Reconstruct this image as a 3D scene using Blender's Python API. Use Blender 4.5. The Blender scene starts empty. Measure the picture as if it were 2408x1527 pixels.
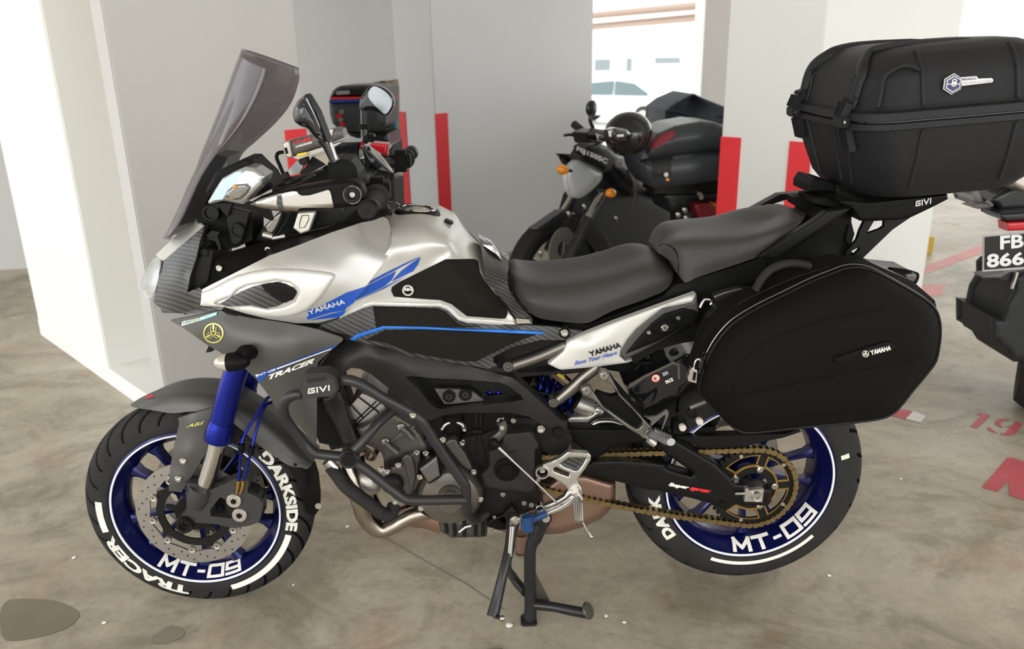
import bpy, bmesh, math, random
import numpy as np
from mathutils import Vector, Matrix
from mathutils.geometry import delaunay_2d_cdt
random.seed(3)
SC = bpy.context.scene; COL = SC.collection
# ------------------------------------------------------------------ camera
CX, CY = 1204.0, 763.5
FPX, PIT, ROL, CH = 1927.3, .3266, .0182, 1.4387
_F = np.array([0, math.cos(PIT), -math.sin(PIT)]); _R = np.array([1., 0, 0]); _D = np.cross(_F, _R)
_R, _D = math.cos(ROL)*_R+math.sin(ROL)*_D, -math.sin(ROL)*_R+math.cos(ROL)*_D
CAM = np.array([0, 0, CH])
cd = bpy.data.cameras.new('camera'); cam = bpy.data.objects.new('camera', cd); COL.objects.link(cam)
cd.sensor_width = 36; cd.lens = 36*FPX/2408; cd.clip_end = 300; cd.clip_start = .05
M3 = Matrix((tuple(_R), tuple(-_D), tuple(-_F))).transposed()
cam.matrix_world = Matrix.Translation(Vector(CAM)) @ M3.to_4x4()
cd.dof.use_dof = True; cd.dof.focus_distance = 1.95; cd.dof.aperture_fstop = 4.0
SC.camera = cam
# ------------------------------------------------------------------ light
SC.view_settings.view_transform = 'Standard'; SC.view_settings.look = 'None'
SC.view_settings.gamma = 1; SC.view_settings.use_curve_mapping = False
SC.view_settings.exposure = 0.22
wd = bpy.data.worlds.new('sky'); SC.world = wd; wd.use_nodes = True
bg = wd.node_tree.nodes['Background']; bg.inputs[0].default_value = (.93, .97, 1, 1); bg.inputs[1].default_value = 2.1
def light(name, kind, loc, tgt, energy, size=1, size_y=None, col=(1, 1, 1)):
    l = bpy.data.lights.new(name, kind); l.energy = energy; l.color = col
    if kind == 'AREA':
        l.size = size
        if size_y: l.shape = 'RECTANGLE'; l.size_y = size_y
    o = bpy.data.objects.new(name, l); COL.objects.link(o); o.location = loc
    o.rotation_euler = (Vector(tgt)-Vector(loc)).to_track_quat('-Z', 'Y').to_euler(); return o
s = light('sun', 'SUN', (6, 14, 20), (0, 14, 0), 7.0); s.data.angle = .01; s.rotation_euler = (math.radians(-12), math.radians(22), 0)
LIGHTS = [light('daylight_fill', 'AREA', (-3.6, -3.0, 2.3), (0, 2.6, .6), 118, 4.5, 2.4, (1, .98, .95)),  # unseen area lamps, added as stand-ins for daylight from behind the camera
          light('daylight_fill_right', 'AREA', (4.2, -2.6, 2.4), (0.5, 2.6, .6), 52, 3.5, 2.0, (1, .97, .93))]
# ------------------------------------------------------------------ pixel helpers
FRM = dict(A=(300, 80, 2.72625), B=(300, 460, 2.72625), C=(180, 860, 2.6786), D=(700, 780, 2.937), E=(1000, 480, 2.936),
           F=(1100, 900, 2.545), G=(1460, 860, 2.827), H=(1500, 560, 2.936), I=(1700, 60, 2.633), J=(1180, 180, 3.1806),
           K=(640, 160, 4.241), L=(1380, 0, 4.6275), M=(2050, 350, 1.6956), N=(0, 0, 1.5905), O=(780, 920, 4.771),
           Q=(1240, 820, 5.473), S=(2180, 880, 4.0175), W=(2250, 380, 2.633), X=(0, 0, 1.))
def P(s, y=0.):
    out = []; fr = FRM['X']
    for w in s.split():
        if w in FRM: fr = FRM[w]; continue
        if ':' in w: w, yy = w.split(':'); yy = float(yy)
        else: yy = y
        a, b = w.split(','); out.append((fr[0]+float(a)/fr[2], fr[1]+float(b)/fr[2], yy))
    return out
def ray(px, py): return _F*FPX+_R*(px-CX)+_D*(py-CY)
def Gd(px, py, z=0.):
    d = ray(px, py); return CAM+d*(z-CH)/d[2]
class Fr:
    def __init__(s, x, y, yaw): s.o = np.array([x, y, 0.]); s.e = np.array([math.cos(yaw), math.sin(yaw), 0]); s.n = np.array([-math.sin(yaw), math.cos(yaw), 0]); s.yaw = yaw
    def U(s, px, py, y):
        d = ray(px, py); t = (y-(CAM-s.o)@s.n)/(d@s.n); p = CAM+d*t-s.o
        return Vector((p@s.e, p@s.n, p[2]))
    def px(s, x, y, z):
        v = s.o+s.e*x+s.n*y+np.array([0, 0, z])-CAM; q = v@_F
        return CX+FPX*(v@_R)/q, CY+FPX*(v@_D)/q
BIKE = Fr(-.114, 1.9543, .02); FR = BIKE
def setfr(f):
    global FR; FR = f
# ------------------------------------------------------------------ materials
MATS = {}
def mat(name, col, rough=.5, metal=0., var=.0, vs=8., bump=0., bs=200., spec=.5, coat=0., trans=0., emit=0., alpha=1., ior=1.45, rv=0.):
    if name in MATS: return MATS[name]
    m = bpy.data.materials.new(name); m.use_nodes = True; nt = m.node_tree; b = nt.nodes['Principled BSDF']
    I = b.inputs; I['Base Color'].default_value = (*col, 1); I['Roughness'].default_value = rough; I['Metallic'].default_value = metal
    I['Specular IOR Level'].default_value = spec; I['Coat Weight'].default_value = coat; I['Transmission Weight'].default_value = trans; I['IOR'].default_value = ior; I['Alpha'].default_value = alpha
    if coat: I['Coat Roughness'].default_value = .08
    if emit: I['Emission Color'].default_value = (*col, 1); I['Emission Strength'].default_value = emit
    tc = nt.nodes.new('ShaderNodeTexCoord')
    if var or rv:
        n = nt.nodes.new('ShaderNodeTexNoise'); n.inputs['Scale'].default_value = vs; n.inputs['Detail'].default_value = 5
        nt.links.new(tc.outputs['Object'], n.inputs['Vector'])
        if var:
            mx = nt.nodes.new('ShaderNodeMix'); mx.data_type = 'RGBA'; nt.links.new(n.outputs[0], mx.inputs[0])
            mx.inputs[6].default_value = (*[max(0, c*(1-var)) for c in col], 1); mx.inputs[7].default_value = (*[min(1, c*(1+var)) for c in col], 1)
            nt.links.new(mx.outputs[2], I['Base Color'])
        if rv:
            mr = nt.nodes.new('ShaderNodeMapRange'); mr.inputs[3].default_value = rough-rv; mr.inputs[4].default_value = rough+rv
            nt.links.new(n.outputs[0], mr.inputs[0]); nt.links.new(mr.outputs[0], I['Roughness'])
    if bump:
        n2 = nt.nodes.new('ShaderNodeTexNoise'); n2.inputs['Scale'].default_value = bs; n2.inputs['Detail'].default_value = 3
        nt.links.new(tc.outputs['Object'], n2.inputs['Vector'])
        bp = nt.nodes.new('ShaderNodeBump'); bp.inputs['Strength'].default_value = bump; bp.inputs['Distance'].default_value = .002
        nt.links.new(n2.outputs[0], bp.inputs['Height']); nt.links.new(bp.outputs[0], I['Normal'])
    MATS[name] = m; return m
def carbon():
    m = mat('carbon_wrap', (.03, .03, .03), .38, 0, coat=.25); nt = m.node_tree; b = nt.nodes['Principled BSDF']
    tc = nt.nodes.new('ShaderNodeTexCoord'); w = nt.nodes.new('ShaderNodeTexWave'); w.wave_type = 'BANDS'; w.bands_direction = 'DIAGONAL'
    w.inputs['Scale'].default_value = 42; w.inputs['Distortion'].default_value = .6
    mp = nt.nodes.new('ShaderNodeMapping'); mp.inputs['Rotation'].default_value = (0, math.radians(15), 0)
    nt.links.new(tc.outputs['Object'], mp.inputs[0]); nt.links.new(mp.outputs[0], w.inputs['Vector'])
    r = nt.nodes.new('ShaderNodeMix'); r.data_type = 'RGBA'; r.inputs[6].default_value = (.014, .014, .0135, 1); r.inputs[7].default_value = (.060, .057, .052, 1)
    nt.links.new(w.outputs[0], r.inputs[0]); nt.links.new(r.outputs[2], b.inputs['Base Color'])
    bp = nt.nodes.new('ShaderNodeBump'); bp.inputs['Strength'].default_value = .3; bp.inputs['Distance'].default_value = .001
    nt.links.new(w.outputs[0], bp.inputs['Height']); nt.links.new(bp.outputs[0], b.inputs['Normal']); return m
SILVER = mat('silver_matte', (.50, .485, .455), .36, .55, var=.04, vs=4)
WHITE = mat('pearl_white', (.66, .645, .60), .33, .25)
GREY = mat('dark_grey_matte', (.085, .081, .074), .42, .3, spec=.4, var=.06, vs=5)
BLACK = mat('black_plastic', (.0055, .0054, .0052), .5, spec=.12, var=.15, vs=20, bump=.15, bs=400)
SATIN = mat('black_satin', (.0075, .0074, .007), .38, .0, spec=.2)
GLOSS = mat('gloss_black', (.008, .008, .009), .08, coat=.4)
FRAMEM = mat('frame_black', (.024, .0225, .020), .36, .3, spec=.3, bump=.2, bs=300)
RUBBER = mat('tyre_rubber', (.022, .0212, .0195), .75, spec=.25, var=.3, vs=25, bump=.3, bs=250)
BLUE = mat('anodised_blue', (.012, .020, .24), .22, .75)
RIMBLUE = mat('rim_blue', (.006, .009, .085), .25, .5, coat=.3)
STRIPEB = mat('stripe_blue', (.010, .065, .36), .35)
STRIPEL = mat('stripe_light_blue', (.015, .14, .52), .2, .2)
CHROME = mat('chrome', (.62, .60, .56), .14, 1.)
STEEL = mat('brushed_steel', (.42, .40, .365), .28, 1., var=.15, vs=15)
ALU = mat('cast_aluminium', (.52, .49, .44), .4, .85, bump=.25, bs=150, var=.1)
ENG = mat('engine_grey', (.085, .078, .067), .42, .5, bump=.4, bs=120, var=.2, vs=18)
ENGD = mat('engine_dark', (.014, .013, .0115), .46, .25, spec=.2, bump=.3, bs=150, var=.2)
TITAN = mat('header_steel', (.40, .35, .29), .25, 1., var=.3, vs=6)
BRONZE = mat('muffler_bronze', (.29, .18, .13), .42, .7, var=.25, vs=8, rv=.1)
GOLD = mat('chain_gold', (.27, .195, .085), .38, .9, var=.2, vs=40)
GOLDB = mat('gold_anodised', (.45, .275, .08), .32, .9)
SEAT = mat('seat_vinyl', (.044, .039, .037), .46, spec=.35, bump=.35, bs=600, var=.05)
PAD = mat('tank_pad', (.015, .0120, .0098), .75, spec=.1, bump=.9, bs=500, var=.25, vs=120)
FABRIC = mat('case_fabric', (.0085, .0076, .0064), .75, spec=.06, bump=.6, bs=900, var=.06)
CASEP = mat('case_plastic', (.0145, .0145, .016), .45, spec=.28, bump=.5, bs=500, var=.05)
WLET = mat('letter_white', (.84, .80, .73), .5)
WWORN = mat('letter_worn', (.78, .70, .61), .6, var=.45, vs=45)
WSTRIPE = mat('rim_tape', (.80, .80, .80), .4)
SHIELD = None
RED = mat('red_paint', (.68, .022, .030), .5, var=.05)
REDL = mat('red_lens', (.55, .01, .02), .2, coat=.5)
AMBER = mat('amber_lens', (.75, .26, .02), .2, coat=.4)
YEL = mat('yellow_label', (.85, .62, .03), .4)
GREYL = mat('letter_grey', (.45, .47, .52), .4)
MIRRORM = mat('mirror_glass', (.30, .31, .31), .15, 1.)
DISCM = mat('brake_disc', (.40, .375, .34), .38, .9, var=.1, vs=30)
CARB = carbon()
GUN = mat('subframe_gunmetal', (.19, .175, .155), .3, .9)
LENS = mat('lens_clear', (.80, .83, .84), .10, .1, coat=.6, alpha=.42)
def shield():
    m = mat('smoked_screen', (.05, .043, .045), .06, alpha=.72, coat=.5); return m
SHIELD = mat('smoked_screen', (.075, .055, .060), .10, alpha=.62, coat=.4)
# ------------------------------------------------------------------ object helpers
def link(name, me, m=None, par=None):
    o = bpy.data.objects.new(name, me); COL.objects.link(o)
    if m is not None and not me.materials: me.materials.append(m)
    if par is not None: o.parent = par
    return o
def finish(me, ang=35):
    me.shade_smooth(); me.set_sharp_from_angle(angle=math.radians(ang))
def empty(name, loc, yaw, label, cat, group=None):
    o = bpy.data.objects.new(name, None); COL.objects.link(o); o.location = loc; o.rotation_euler = (0, 0, yaw); o.empty_display_size = .1
    return tag(o, label, cat, group)
def tag(o, label, cat, group=None, kind=None):
    if label: o['label'] = label
    if cat: o['category'] = cat
    if group: o['group'] = group
    if kind: o['kind'] = kind
    return o
def fromdata(name, v, f, m, par, ang=35, recalc=False, label=None):
    me = bpy.data.meshes.new(name); me.from_pydata([tuple(a) for a in v], [], f)
    if recalc:
        bm = bmesh.new(); bm.from_mesh(me); bmesh.ops.recalc_face_normals(bm, faces=bm.faces); bm.to_mesh(me); bm.free()
    me.update(); finish(me, ang); o = link(name, me, m, par)
    if label: o['label'] = label
    return o
def mirrored(o):
    me = o.data.copy()
    for v in me.vertices: v.co.y = -v.co.y
    me.flip_normals(); me.update(); n = link(o.name.split('.')[0], me, None, o.parent); return n
def inside(poly, x, y):
    c = False; n = len(poly); j = n-1
    for i in range(n):
        xi, yi = poly[i][0], poly[i][1]; xj, yj = poly[j][0], poly[j][1]
        if (yi > y) != (yj > y) and x < (xj-xi)*(y-yi)/(yj-yi)+xi: c = not c
        j = i
    return c
def chaikin(p, it=1, k=.25):
    for _ in range(it):
        q = []
        for i in range(len(p)):
            a = np.array(p[i]); b = np.array(p[(i+1) % len(p)]); q += [tuple(a*(1-k)+b*k), tuple(a*k+b*(1-k))]
        p = q
    return p
def tps(pts):
    pts = np.array(pts); c = pts[:, :2].mean(0); sc = max(np.ptp(pts[:, :2], axis=0).max(), 1.)
    X = (pts[:, :2]-c)/sc; n = len(X); v = pts[:, 2]
    if np.ptp(v) < 1e-9:
        k = float(v[0]); return lambda x, y: np.full(np.shape(x), k)
    d = np.linalg.norm(X[:, None]-X[None], axis=2)+1e-9; K = d*d*np.log(d)+np.eye(n)*2e-4
    Pm = np.c_[np.ones(n), X]; A = np.zeros((n+3, n+3)); A[:n, :n] = K; A[:n, n:] = Pm; A[n:, :n] = Pm.T
    w = np.linalg.lstsq(A, np.r_[v, 0, 0, 0], rcond=None)[0]
    def f(x, y):
        q = (np.stack([np.atleast_1d(x), np.atleast_1d(y)], -1)-c)/sc
        r = np.linalg.norm(q[:, None]-X[None], axis=2)+1e-9
        return r*r*np.log(r)@w[:n]+w[n]+q@w[n+1:]
    return f
def segdist(pts, poly):
    a = np.array(poly)[:, :2]; b = np.roll(a, -1, 0); ab = b-a; L = (ab**2).sum(1)+1e-12; out = np.full(len(pts), 1e9)
    for k in range(len(a)):
        t = np.clip(((pts-a[k])@ab[k])/L[k], 0, 1); d = np.linalg.norm(pts-a[k]-t[:, None]*ab[k], axis=1); out = np.minimum(out, d)
    return out
def surf(name, par, m, s, y=0., ctrl='', thick=.006, r=0, bulge=0., br=20., mir=False, solid=False, holes=(), npts=260, Y=None, off=0., ang=35, label=None, flatback=None):
    out = P(s, y) if isinstance(s, str) else list(s)
    base = tps(out+P(ctrl, y)) if Y is None else Y
    o2 = chaikin(out, r) if r else out
    hs = [P(h, y) if isinstance(h, str) else h for h in holes]
    if r: hs = [chaikin(h, 1) for h in hs]
    A = 0.
    for i in range(len(o2)): A += o2[i][0]*o2[(i+1) % len(o2)][1]-o2[(i+1) % len(o2)][0]*o2[i][1]
    flat = (Y is None and not ctrl and not bulge and len(set(round(q[2], 5) for q in out)) == 1)
    g = math.sqrt(abs(A)/2/npts)+.01
    V2 = []; E = []
    for lp in [o2]+hs:
        k0 = len(V2); q = []
        for i in range(len(lp)):
            a = np.array(lp[i][:2]); b = np.array(lp[(i+1) % len(lp)][:2]); n = 1 if flat else max(1, int(round(np.linalg.norm(b-a)/(min(g, max(br*1.1, 3.)) if bulge else g*1.2))))
            for k in range(n): q.append(a+(b-a)*k/n)
        V2 += q; E += [(k0+i, k0+(i+1) % len(q)) for i in range(len(q))]
    V2 = np.array(V2)
    if not flat:
        x0, y0 = V2.min(0); x1, y1 = V2.max(0); gp = []
        for j, yy in enumerate(np.arange(y0+g/2, y1, g*.87)):
            for xx in np.arange(x0+(g/2 if j % 2 else 0), x1, g):
                if inside(o2, xx, yy) and not any(inside(h, xx, yy) for h in hs): gp.append((xx, yy))
        if gp:
            gp = np.array(gp); dd = segdist(gp, o2)
            for h in hs: dd = np.minimum(dd, segdist(gp, h))
            gp = gp[dd > (br+g*.35 if bulge else g*.45)]; V2 = np.concatenate([V2, gp]) if len(gp) else V2
        if bulge:   # inset rings give the rounded shoulder its own points
            ex = []; sp = min(g, max(br*1.1, 3.))
            for q_ in (.10, .32, .64, 1.):
                for lp in [o2]+hs:
                    a = np.array(lp)[:, :2]; Al = sum(a[i][0]*a[(i+1) % len(a)][1]-a[(i+1) % len(a)][0]*a[i][1] for i in range(len(a))); sgn = (1 if Al > 0 else -1)*(1 if lp is o2 else -1)
                    for i in range(len(a)):
                        p0, p1 = a[i], a[(i+1) % len(a)]; t = p1-p0; L = np.linalg.norm(t)
                        if L < 1e-6: continue
                        nrm = np.array([-t[1], t[0]])/L*sgn; n = max(1, int(round(L/sp)))
                        bi = a[(i+2) % len(a)]-p1; bn = np.array([-bi[1], bi[0]])/(np.linalg.norm(bi)+1e-9)*sgn+nrm; bn /= max(np.dot(bn, nrm), .35)
                        for k in range(n): ex.append((*(p0+t*(k+.5)/n+nrm*q_*br), q_))
                        ex.append((*(p1+bn*q_*br), q_))
            ex = np.array(ex); dd = segdist(ex[:, :2], o2)
            for h in hs: dd = np.minimum(dd, segdist(ex[:, :2], h))
            keep = np.array([inside(o2, e[0], e[1]) and not any(inside(h, e[0], e[1]) for h in hs) and d > e[2]*br*.93 for e, d in zip(ex, dd)])
            if keep.any(): V2 = np.concatenate([V2, np.unique(np.round(ex[keep][:, :2], 2), axis=0)])
    vv, ee, ff, *_ = delaunay_2d_cdt([Vector(v) for v in V2], E, [], 0, 1e-4)
    vv = np.array([(v[0], v[1]) for v in vv]); F = []
    for f in ff:
        c = vv[list(f)].mean(0)
        if inside(o2, *c) and not any(inside(h, *c) for h in hs): F.append(tuple(f))
    used = sorted(set(i for f in F for i in f)); mp = {k: i for i, k in enumerate(used)}; vv = vv[used]; F = [tuple(mp[i] for i in f) for f in F]
    yv = np.asarray(base(vv[:, 0], vv[:, 1]), float)+off
    if bulge:
        d = segdist(vv, o2)
        for h in hs: d = np.minimum(d, segdist(vv, h))
        t = np.clip(d/br, 0, 1); yv = yv-bulge*np.sqrt(np.clip(1-(1-t)**2, 0, 1))
    front = [FR.U(a[0], a[1], b) for a, b in zip(vv, yv)]
    # orient so that front normals face -y
    if F:
        f = F[0]; nn = (front[f[1]]-front[f[0]]).cross(front[f[2]]-front[f[0]])
        if nn.y > 0: F = [t[::-1] for t in F]
    n = len(front); ed = {}
    for f in F:
        for i in range(3): ed[(f[i], f[(i+1) % 3])] = 1
    bd = [e for e in ed if (e[1], e[0]) not in ed]
    if solid: back = [Vector((v.x, -v.y, v.z)) for v in front]
    elif flatback is not None: back = [Vector((v.x, flatback, v.z)) for v in front]
    else: back = [Vector((v.x, v.y+thick, v.z)) for v in front]
    faces = F+[tuple(n+i for i in f[::-1]) for f in F]+[(a, n+a, n+b, b)[::-1] for a, b in bd]
    o = fromdata(name, front+back, faces, m, par, max(ang, 50) if bulge else ang, label=label)
    if mir: mirrored(o)
    o2f = base
    SURF[name] = (lambda x, yq, base=base, out=o2, hs=hs: (np.asarray(base(np.atleast_1d(x), np.atleast_1d(yq)), float)+off-(bulge*np.sqrt(np.clip(1-(1-np.clip(segdist(np.stack([np.atleast_1d(x), np.atleast_1d(yq)], -1), out)/br, 0, 1))**2, 0, 1)) if bulge else 0)))
    return o
SURF = {}
def prism(name, par, m, s, y0, y1, bev=.0015, r=0, holes=(), mir=False, label=None, seg=1):
    out = P(s, y0) if isinstance(s, str) else list(s)
    if r: out = chaikin(out, r)
    if holes:
        return surf(name, par, m, out, y0, thick=y1-y0, holes=[P(h, y0) for h in holes], mir=mir, label=label)
    bm = bmesh.new(); vs = [bm.verts.new(FR.U(a, b, y0)) for a, b, c in out]
    f = bm.faces.new(vs); ex = bmesh.ops.extrude_face_region(bm, geom=[f])
    for v in ex['geom']:
        if isinstance(v, bmesh.types.BMVert): v.co.y += (y1-y0)
    bmesh.ops.recalc_face_normals(bm, faces=bm.faces)
    if bev:
        fe = [e for e in bm.edges if all(abs(v.co.y-y0) < 1e-6 for v in e.verts)]
        bmesh.ops.bevel(bm, geom=fe, offset=bev, segments=seg, affect='EDGES', clamp_overlap=True)
    me = bpy.data.meshes.new(name); bm.to_mesh(me); bm.free(); finish(me, 30); o = link(name, me, m, par)
    if label: o['label'] = label
    if mir: mirrored(o)
    return o
def cat3(pts, n=6, closed=False):
    pts = [np.array(p, float) for p in pts]; out = []
    if len(pts) < 3: return pts
    N = len(pts); rng = range(N if closed else N-1)
    for i in rng:
        if closed: p0, p1, p2, p3 = pts[i-1], pts[i], pts[(i+1) % N], pts[(i+2) % N]
        else: p0 = pts[i-1] if i else 2*pts[0]-pts[1]; p1 = pts[i]; p2 = pts[i+1]; p3 = pts[i+2] if i+2 < N else 2*pts[-1]-pts[-2]
        for k in range(n):
            t = k/n; out.append(.5*((2*p1)+(-p0+p2)*t+(2*p0-5*p1+4*p2-p3)*t*t+(-p0+3*p1-3*p2+p3)*t**3))
    if not closed: out.append(pts[-1])
    return out
def tubemesh(pts, r, res=10, closed=False, rib=None, cap=True, flat=1.):
    pts = [np.array(p, float) for p in pts]; n = len(pts); v = []; f = []
    if not hasattr(r, '__len__'): r = [r]*n
    elif len(r) != n: r = np.interp(np.linspace(0, 1, n), np.linspace(0, 1, len(r)), r)
    up = np.array([0, 1., 0]); prev = None
    for i, p in enumerate(pts):
        t = pts[(i+1) % n]-pts[i-1] if closed else pts[min(i+1, n-1)]-pts[max(i-1, 0)]
        t = t/(np.linalg.norm(t)+1e-12)
        if prev is None:
            a = up if abs(t@up) < .9 else np.array([1., 0, 0]); prev = a-(a@t)*t
        prev = prev-(prev@t)*t; prev /= np.linalg.norm(prev)+1e-12; b = np.cross(t, prev); rr = r[i]
        if rib and i % 2: rr *= rib
        for k in range(res):
            a = 2*math.pi*k/res; v.append(p+rr*(math.cos(a)*prev*flat+math.sin(a)*b))
    m = n if closed else n-1
    for i in range(m):
        for k in range(res):
            a = i*res+k; b_ = i*res+(k+1) % res; c = ((i+1) % n)*res+(k+1) % res; d = ((i+1) % n)*res+k; f.append((a, b_, c, d))
    if not closed and cap: f += [tuple(range(res))[::-1], tuple((n-1)*res+k for k in range(res))]
    return v, f
def tube(name, par, m, s, r, y=0., res=10, sm=6, closed=False, rib=None, mir=False, label=None, flat=1.):
    pts = [FR.U(*p) for p in P(s, y)] if isinstance(s, str) else s
    if sm: pts = cat3(pts, sm, closed)
    v, f = tubemesh(pts, r, res, closed, rib, flat=flat); o = fromdata(name, v, f, m, par, 40, recalc=True, label=label)
    if mir: mirrored(o)
    return o
def lathemesh(prof, seg=32, a0=0, a1=2*math.pi):
    v = []; f = []; n = len(prof); full = abs(a1-a0-2*math.pi) < 1e-6; S = seg if full else seg+1
    for i in range(S):
        a = a0+(a1-a0)*i/seg
        for (r, y) in prof: v.append((r*math.cos(a), y, r*math.sin(a)))
    for i in range(seg):
        j = (i+1) % S
        for k in range(n-1): f.append((i*n+k, j*n+k, j*n+k+1, i*n+k+1))
    return v, f
def lathe(name, par, m, c, prof, seg=32, ang=35, label=None, mir=False, ax=None):
    v, f = lathemesh(prof, seg)
    if ax is not None:
        q = Vector((0, -1, 0)).rotation_difference(Vector(ax)); v = [q @ Vector(a) for a in v]
    v = [(a[0]+c[0], a[1]+c[1], a[2]+c[2]) for a in v]
    o = fromdata(name, v, f, m, par, ang, recalc=True, label=label)
    if mir: mirrored(o)
    return o
def disc(name, par, m, s, y, r, d=.006, dish=0., seg=24, label=None, hole=0., mir=False):
    p = P(s, y)[0]; c = FR.U(*p); b = min(.0015, d*.3)
    prof = [(hole if hole else 1e-4, d), (r, d), (r, b), (r-b, 0)]+([(r*.72, 0), (r*.66, dish), (1e-4, dish)] if dish else [(hole if hole else 1e-4, 0)])
    if hole: prof.append((hole, d))
    return lathe(name, par, m, c, prof, seg, label=label, mir=mir)
BOLTS = {}
def bolt(par, s, y, r=.006, m=None, head='hex', name='bolt'):
    m = m or CHROME; key = (head, m.name)
    if key not in BOLTS:
        prof = [(1, .8), (1, .15), (.85, 0), (.52, 0)]; v, f = lathemesh(prof, 16)
        pr2 = [(.52, 0), (.46, .5), (1e-3, .5)]; n0 = len(v); v2, f2 = lathemesh(pr2, 6 if head == 'hex' else 16)
        v += v2; f += [tuple(n0+i for i in t) for t in f2]
        me = bpy.data.meshes.new('bolt'); me.from_pydata(v, [], f); me.materials.append(m)
        bm = bmesh.new(); bm.from_mesh(me); bm.normal_update()
        for q in bm.faces:
            c = q.calc_center_median()
            if q.normal.y > .3: q.normal_flip()
        bm.to_mesh(me); bm.free(); finish(me, 35); BOLTS[key] = me
    for p in P(s, y):
        o = link(name, BOLTS[key], None, par); o.location = FR.U(*p); o.scale = (r, r, r)
TXT = {}
def textmesh(st, bold=.0, shear=0.):
    k = (st, bold, shear)
    if k not in TXT:
        cu = bpy.data.curves.new('t', 'FONT'); cu.body = st; cu.offset = bold; cu.shear = shear; cu.resolution_u = 3; cu.fill_mode = 'FRONT'
        ob = bpy.data.objects.new('t', cu); COL.objects.link(ob); bpy.context.view_layer.update()
        me = bpy.data.meshes.new_from_object(ob); bm = bmesh.new(); bm.from_mesh(me)
        bmesh.ops.remove_doubles(bm, verts=bm.verts, dist=1e-5)
        for _ in range(2): bmesh.ops.subdivide_edges(bm, edges=[e for e in bm.edges if e.calc_length() > .18], cuts=1)
        bmesh.ops.triangulate(bm, faces=bm.faces); bm.to_mesh(me); bm.free()
        v = np.array([x.co[:2] for x in me.vertices]); f = [tuple(p.vertices) for p in me.polygons]
        bpy.data.objects.remove(ob); bpy.data.meshes.remove(me); lo = v.min(0); hi = v.max(0)
        TXT[k] = ((v-lo)/(hi-lo), f)
    return TXT[k]
def txt(name, par, m, st, quad, Y=0., off=.0012, bold=.02, shear=0., label=None):
    """flat lettering laid on a surface; quad = bottom-left, bottom-right, top-right, top-left"""
    uv, f = textmesh(st, bold, shear); q = np.array(P(quad))[:, :2]; v = []
    for a, b in uv:
        p = (1-a)*(1-b)*q[0]+a*(1-b)*q[1]+a*b*q[2]+(1-a)*b*q[3]
        yy = Y if not callable(Y) else float(np.ravel(Y(p[0], p[1]))[0]); v.append(FR.U(p[0], p[1], yy-off))
    return fromdata(name, v, f, m, par, label=label)
def wtxt(name, par, m, st, c, r0, r1, a0, a1, yf, off=.0012, bold=.03, shear=0., inward=False):
    """lettering round a wheel, angle a0 -> a1 (degrees in the wheel's x/z plane)"""
    uv, f = textmesh(st, bold, shear); v = []
    for a, b in uv:
        ang = math.radians(a0+(a1-a0)*a); rr = (r1-(r1-r0)*b) if inward else (r0+(r1-r0)*b)
        v.append((c[0]+rr*math.cos(ang), c[1]+yf(rr)-off, c[2]+rr*math.sin(ang)))
    return fromdata(name, v, f, m, par)
def resample(pts, n):
    c = np.array(cat3(pts, 8)); d = np.r_[0, np.cumsum(np.linalg.norm(np.diff(c[:, :2], axis=0), axis=1))]; t = np.linspace(0, d[-1], n)
    return np.stack([np.interp(t, d, c[:, k]) for k in range(3)], -1)
def loft(name, par, m, curves, nu=44, nv=5, solid=True, thick=.006, ang=60, label=None, mir=False):
    """smooth skin drawn through curves that run front to back"""
    C = [resample(P(s), nu) for s in curves]; rows = [cat3([c[i] for c in C], nv) for i in range(nu)]; mv = len(rows[0])
    v = [FR.U(*q) for r in rows for q in r]; n = len(v)
    f = [(i*mv+j, i*mv+j+1, (i+1)*mv+j+1, (i+1)*mv+j) for i in range(nu-1) for j in range(mv-1)]
    back = [Vector((q.x, -q.y, q.z)) if solid else Vector((q.x, q.y+thick, q.z)) for q in v]
    f += [tuple(n+k for k in q[::-1]) for q in f]
    rim = [j for j in range(mv)]+[i*mv+mv-1 for i in range(1, nu)]+[(nu-1)*mv+j for j in range(mv-2, -1, -1)]+[i*mv for i in range(nu-2, 0, -1)]
    for a, b in zip(rim, rim[1:]+rim[:1]): f.append((a, b, n+b, n+a))
    o = fromdata(name, v+back, f, m, par, ang, recalc=True, label=label)
    bm = bmesh.new(); bm.from_mesh(o.data); bmesh.ops.remove_doubles(bm, verts=bm.verts, dist=1e-5); bmesh.ops.recalc_face_normals(bm, faces=bm.faces); bm.to_mesh(o.data); bm.free(); finish(o.data, ang)
    pts = [tuple(q) for r in rows[::3] for q in r[::3]]; SURF[name] = tps(pts)
    if mir: mirrored(o)
    return o
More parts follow.
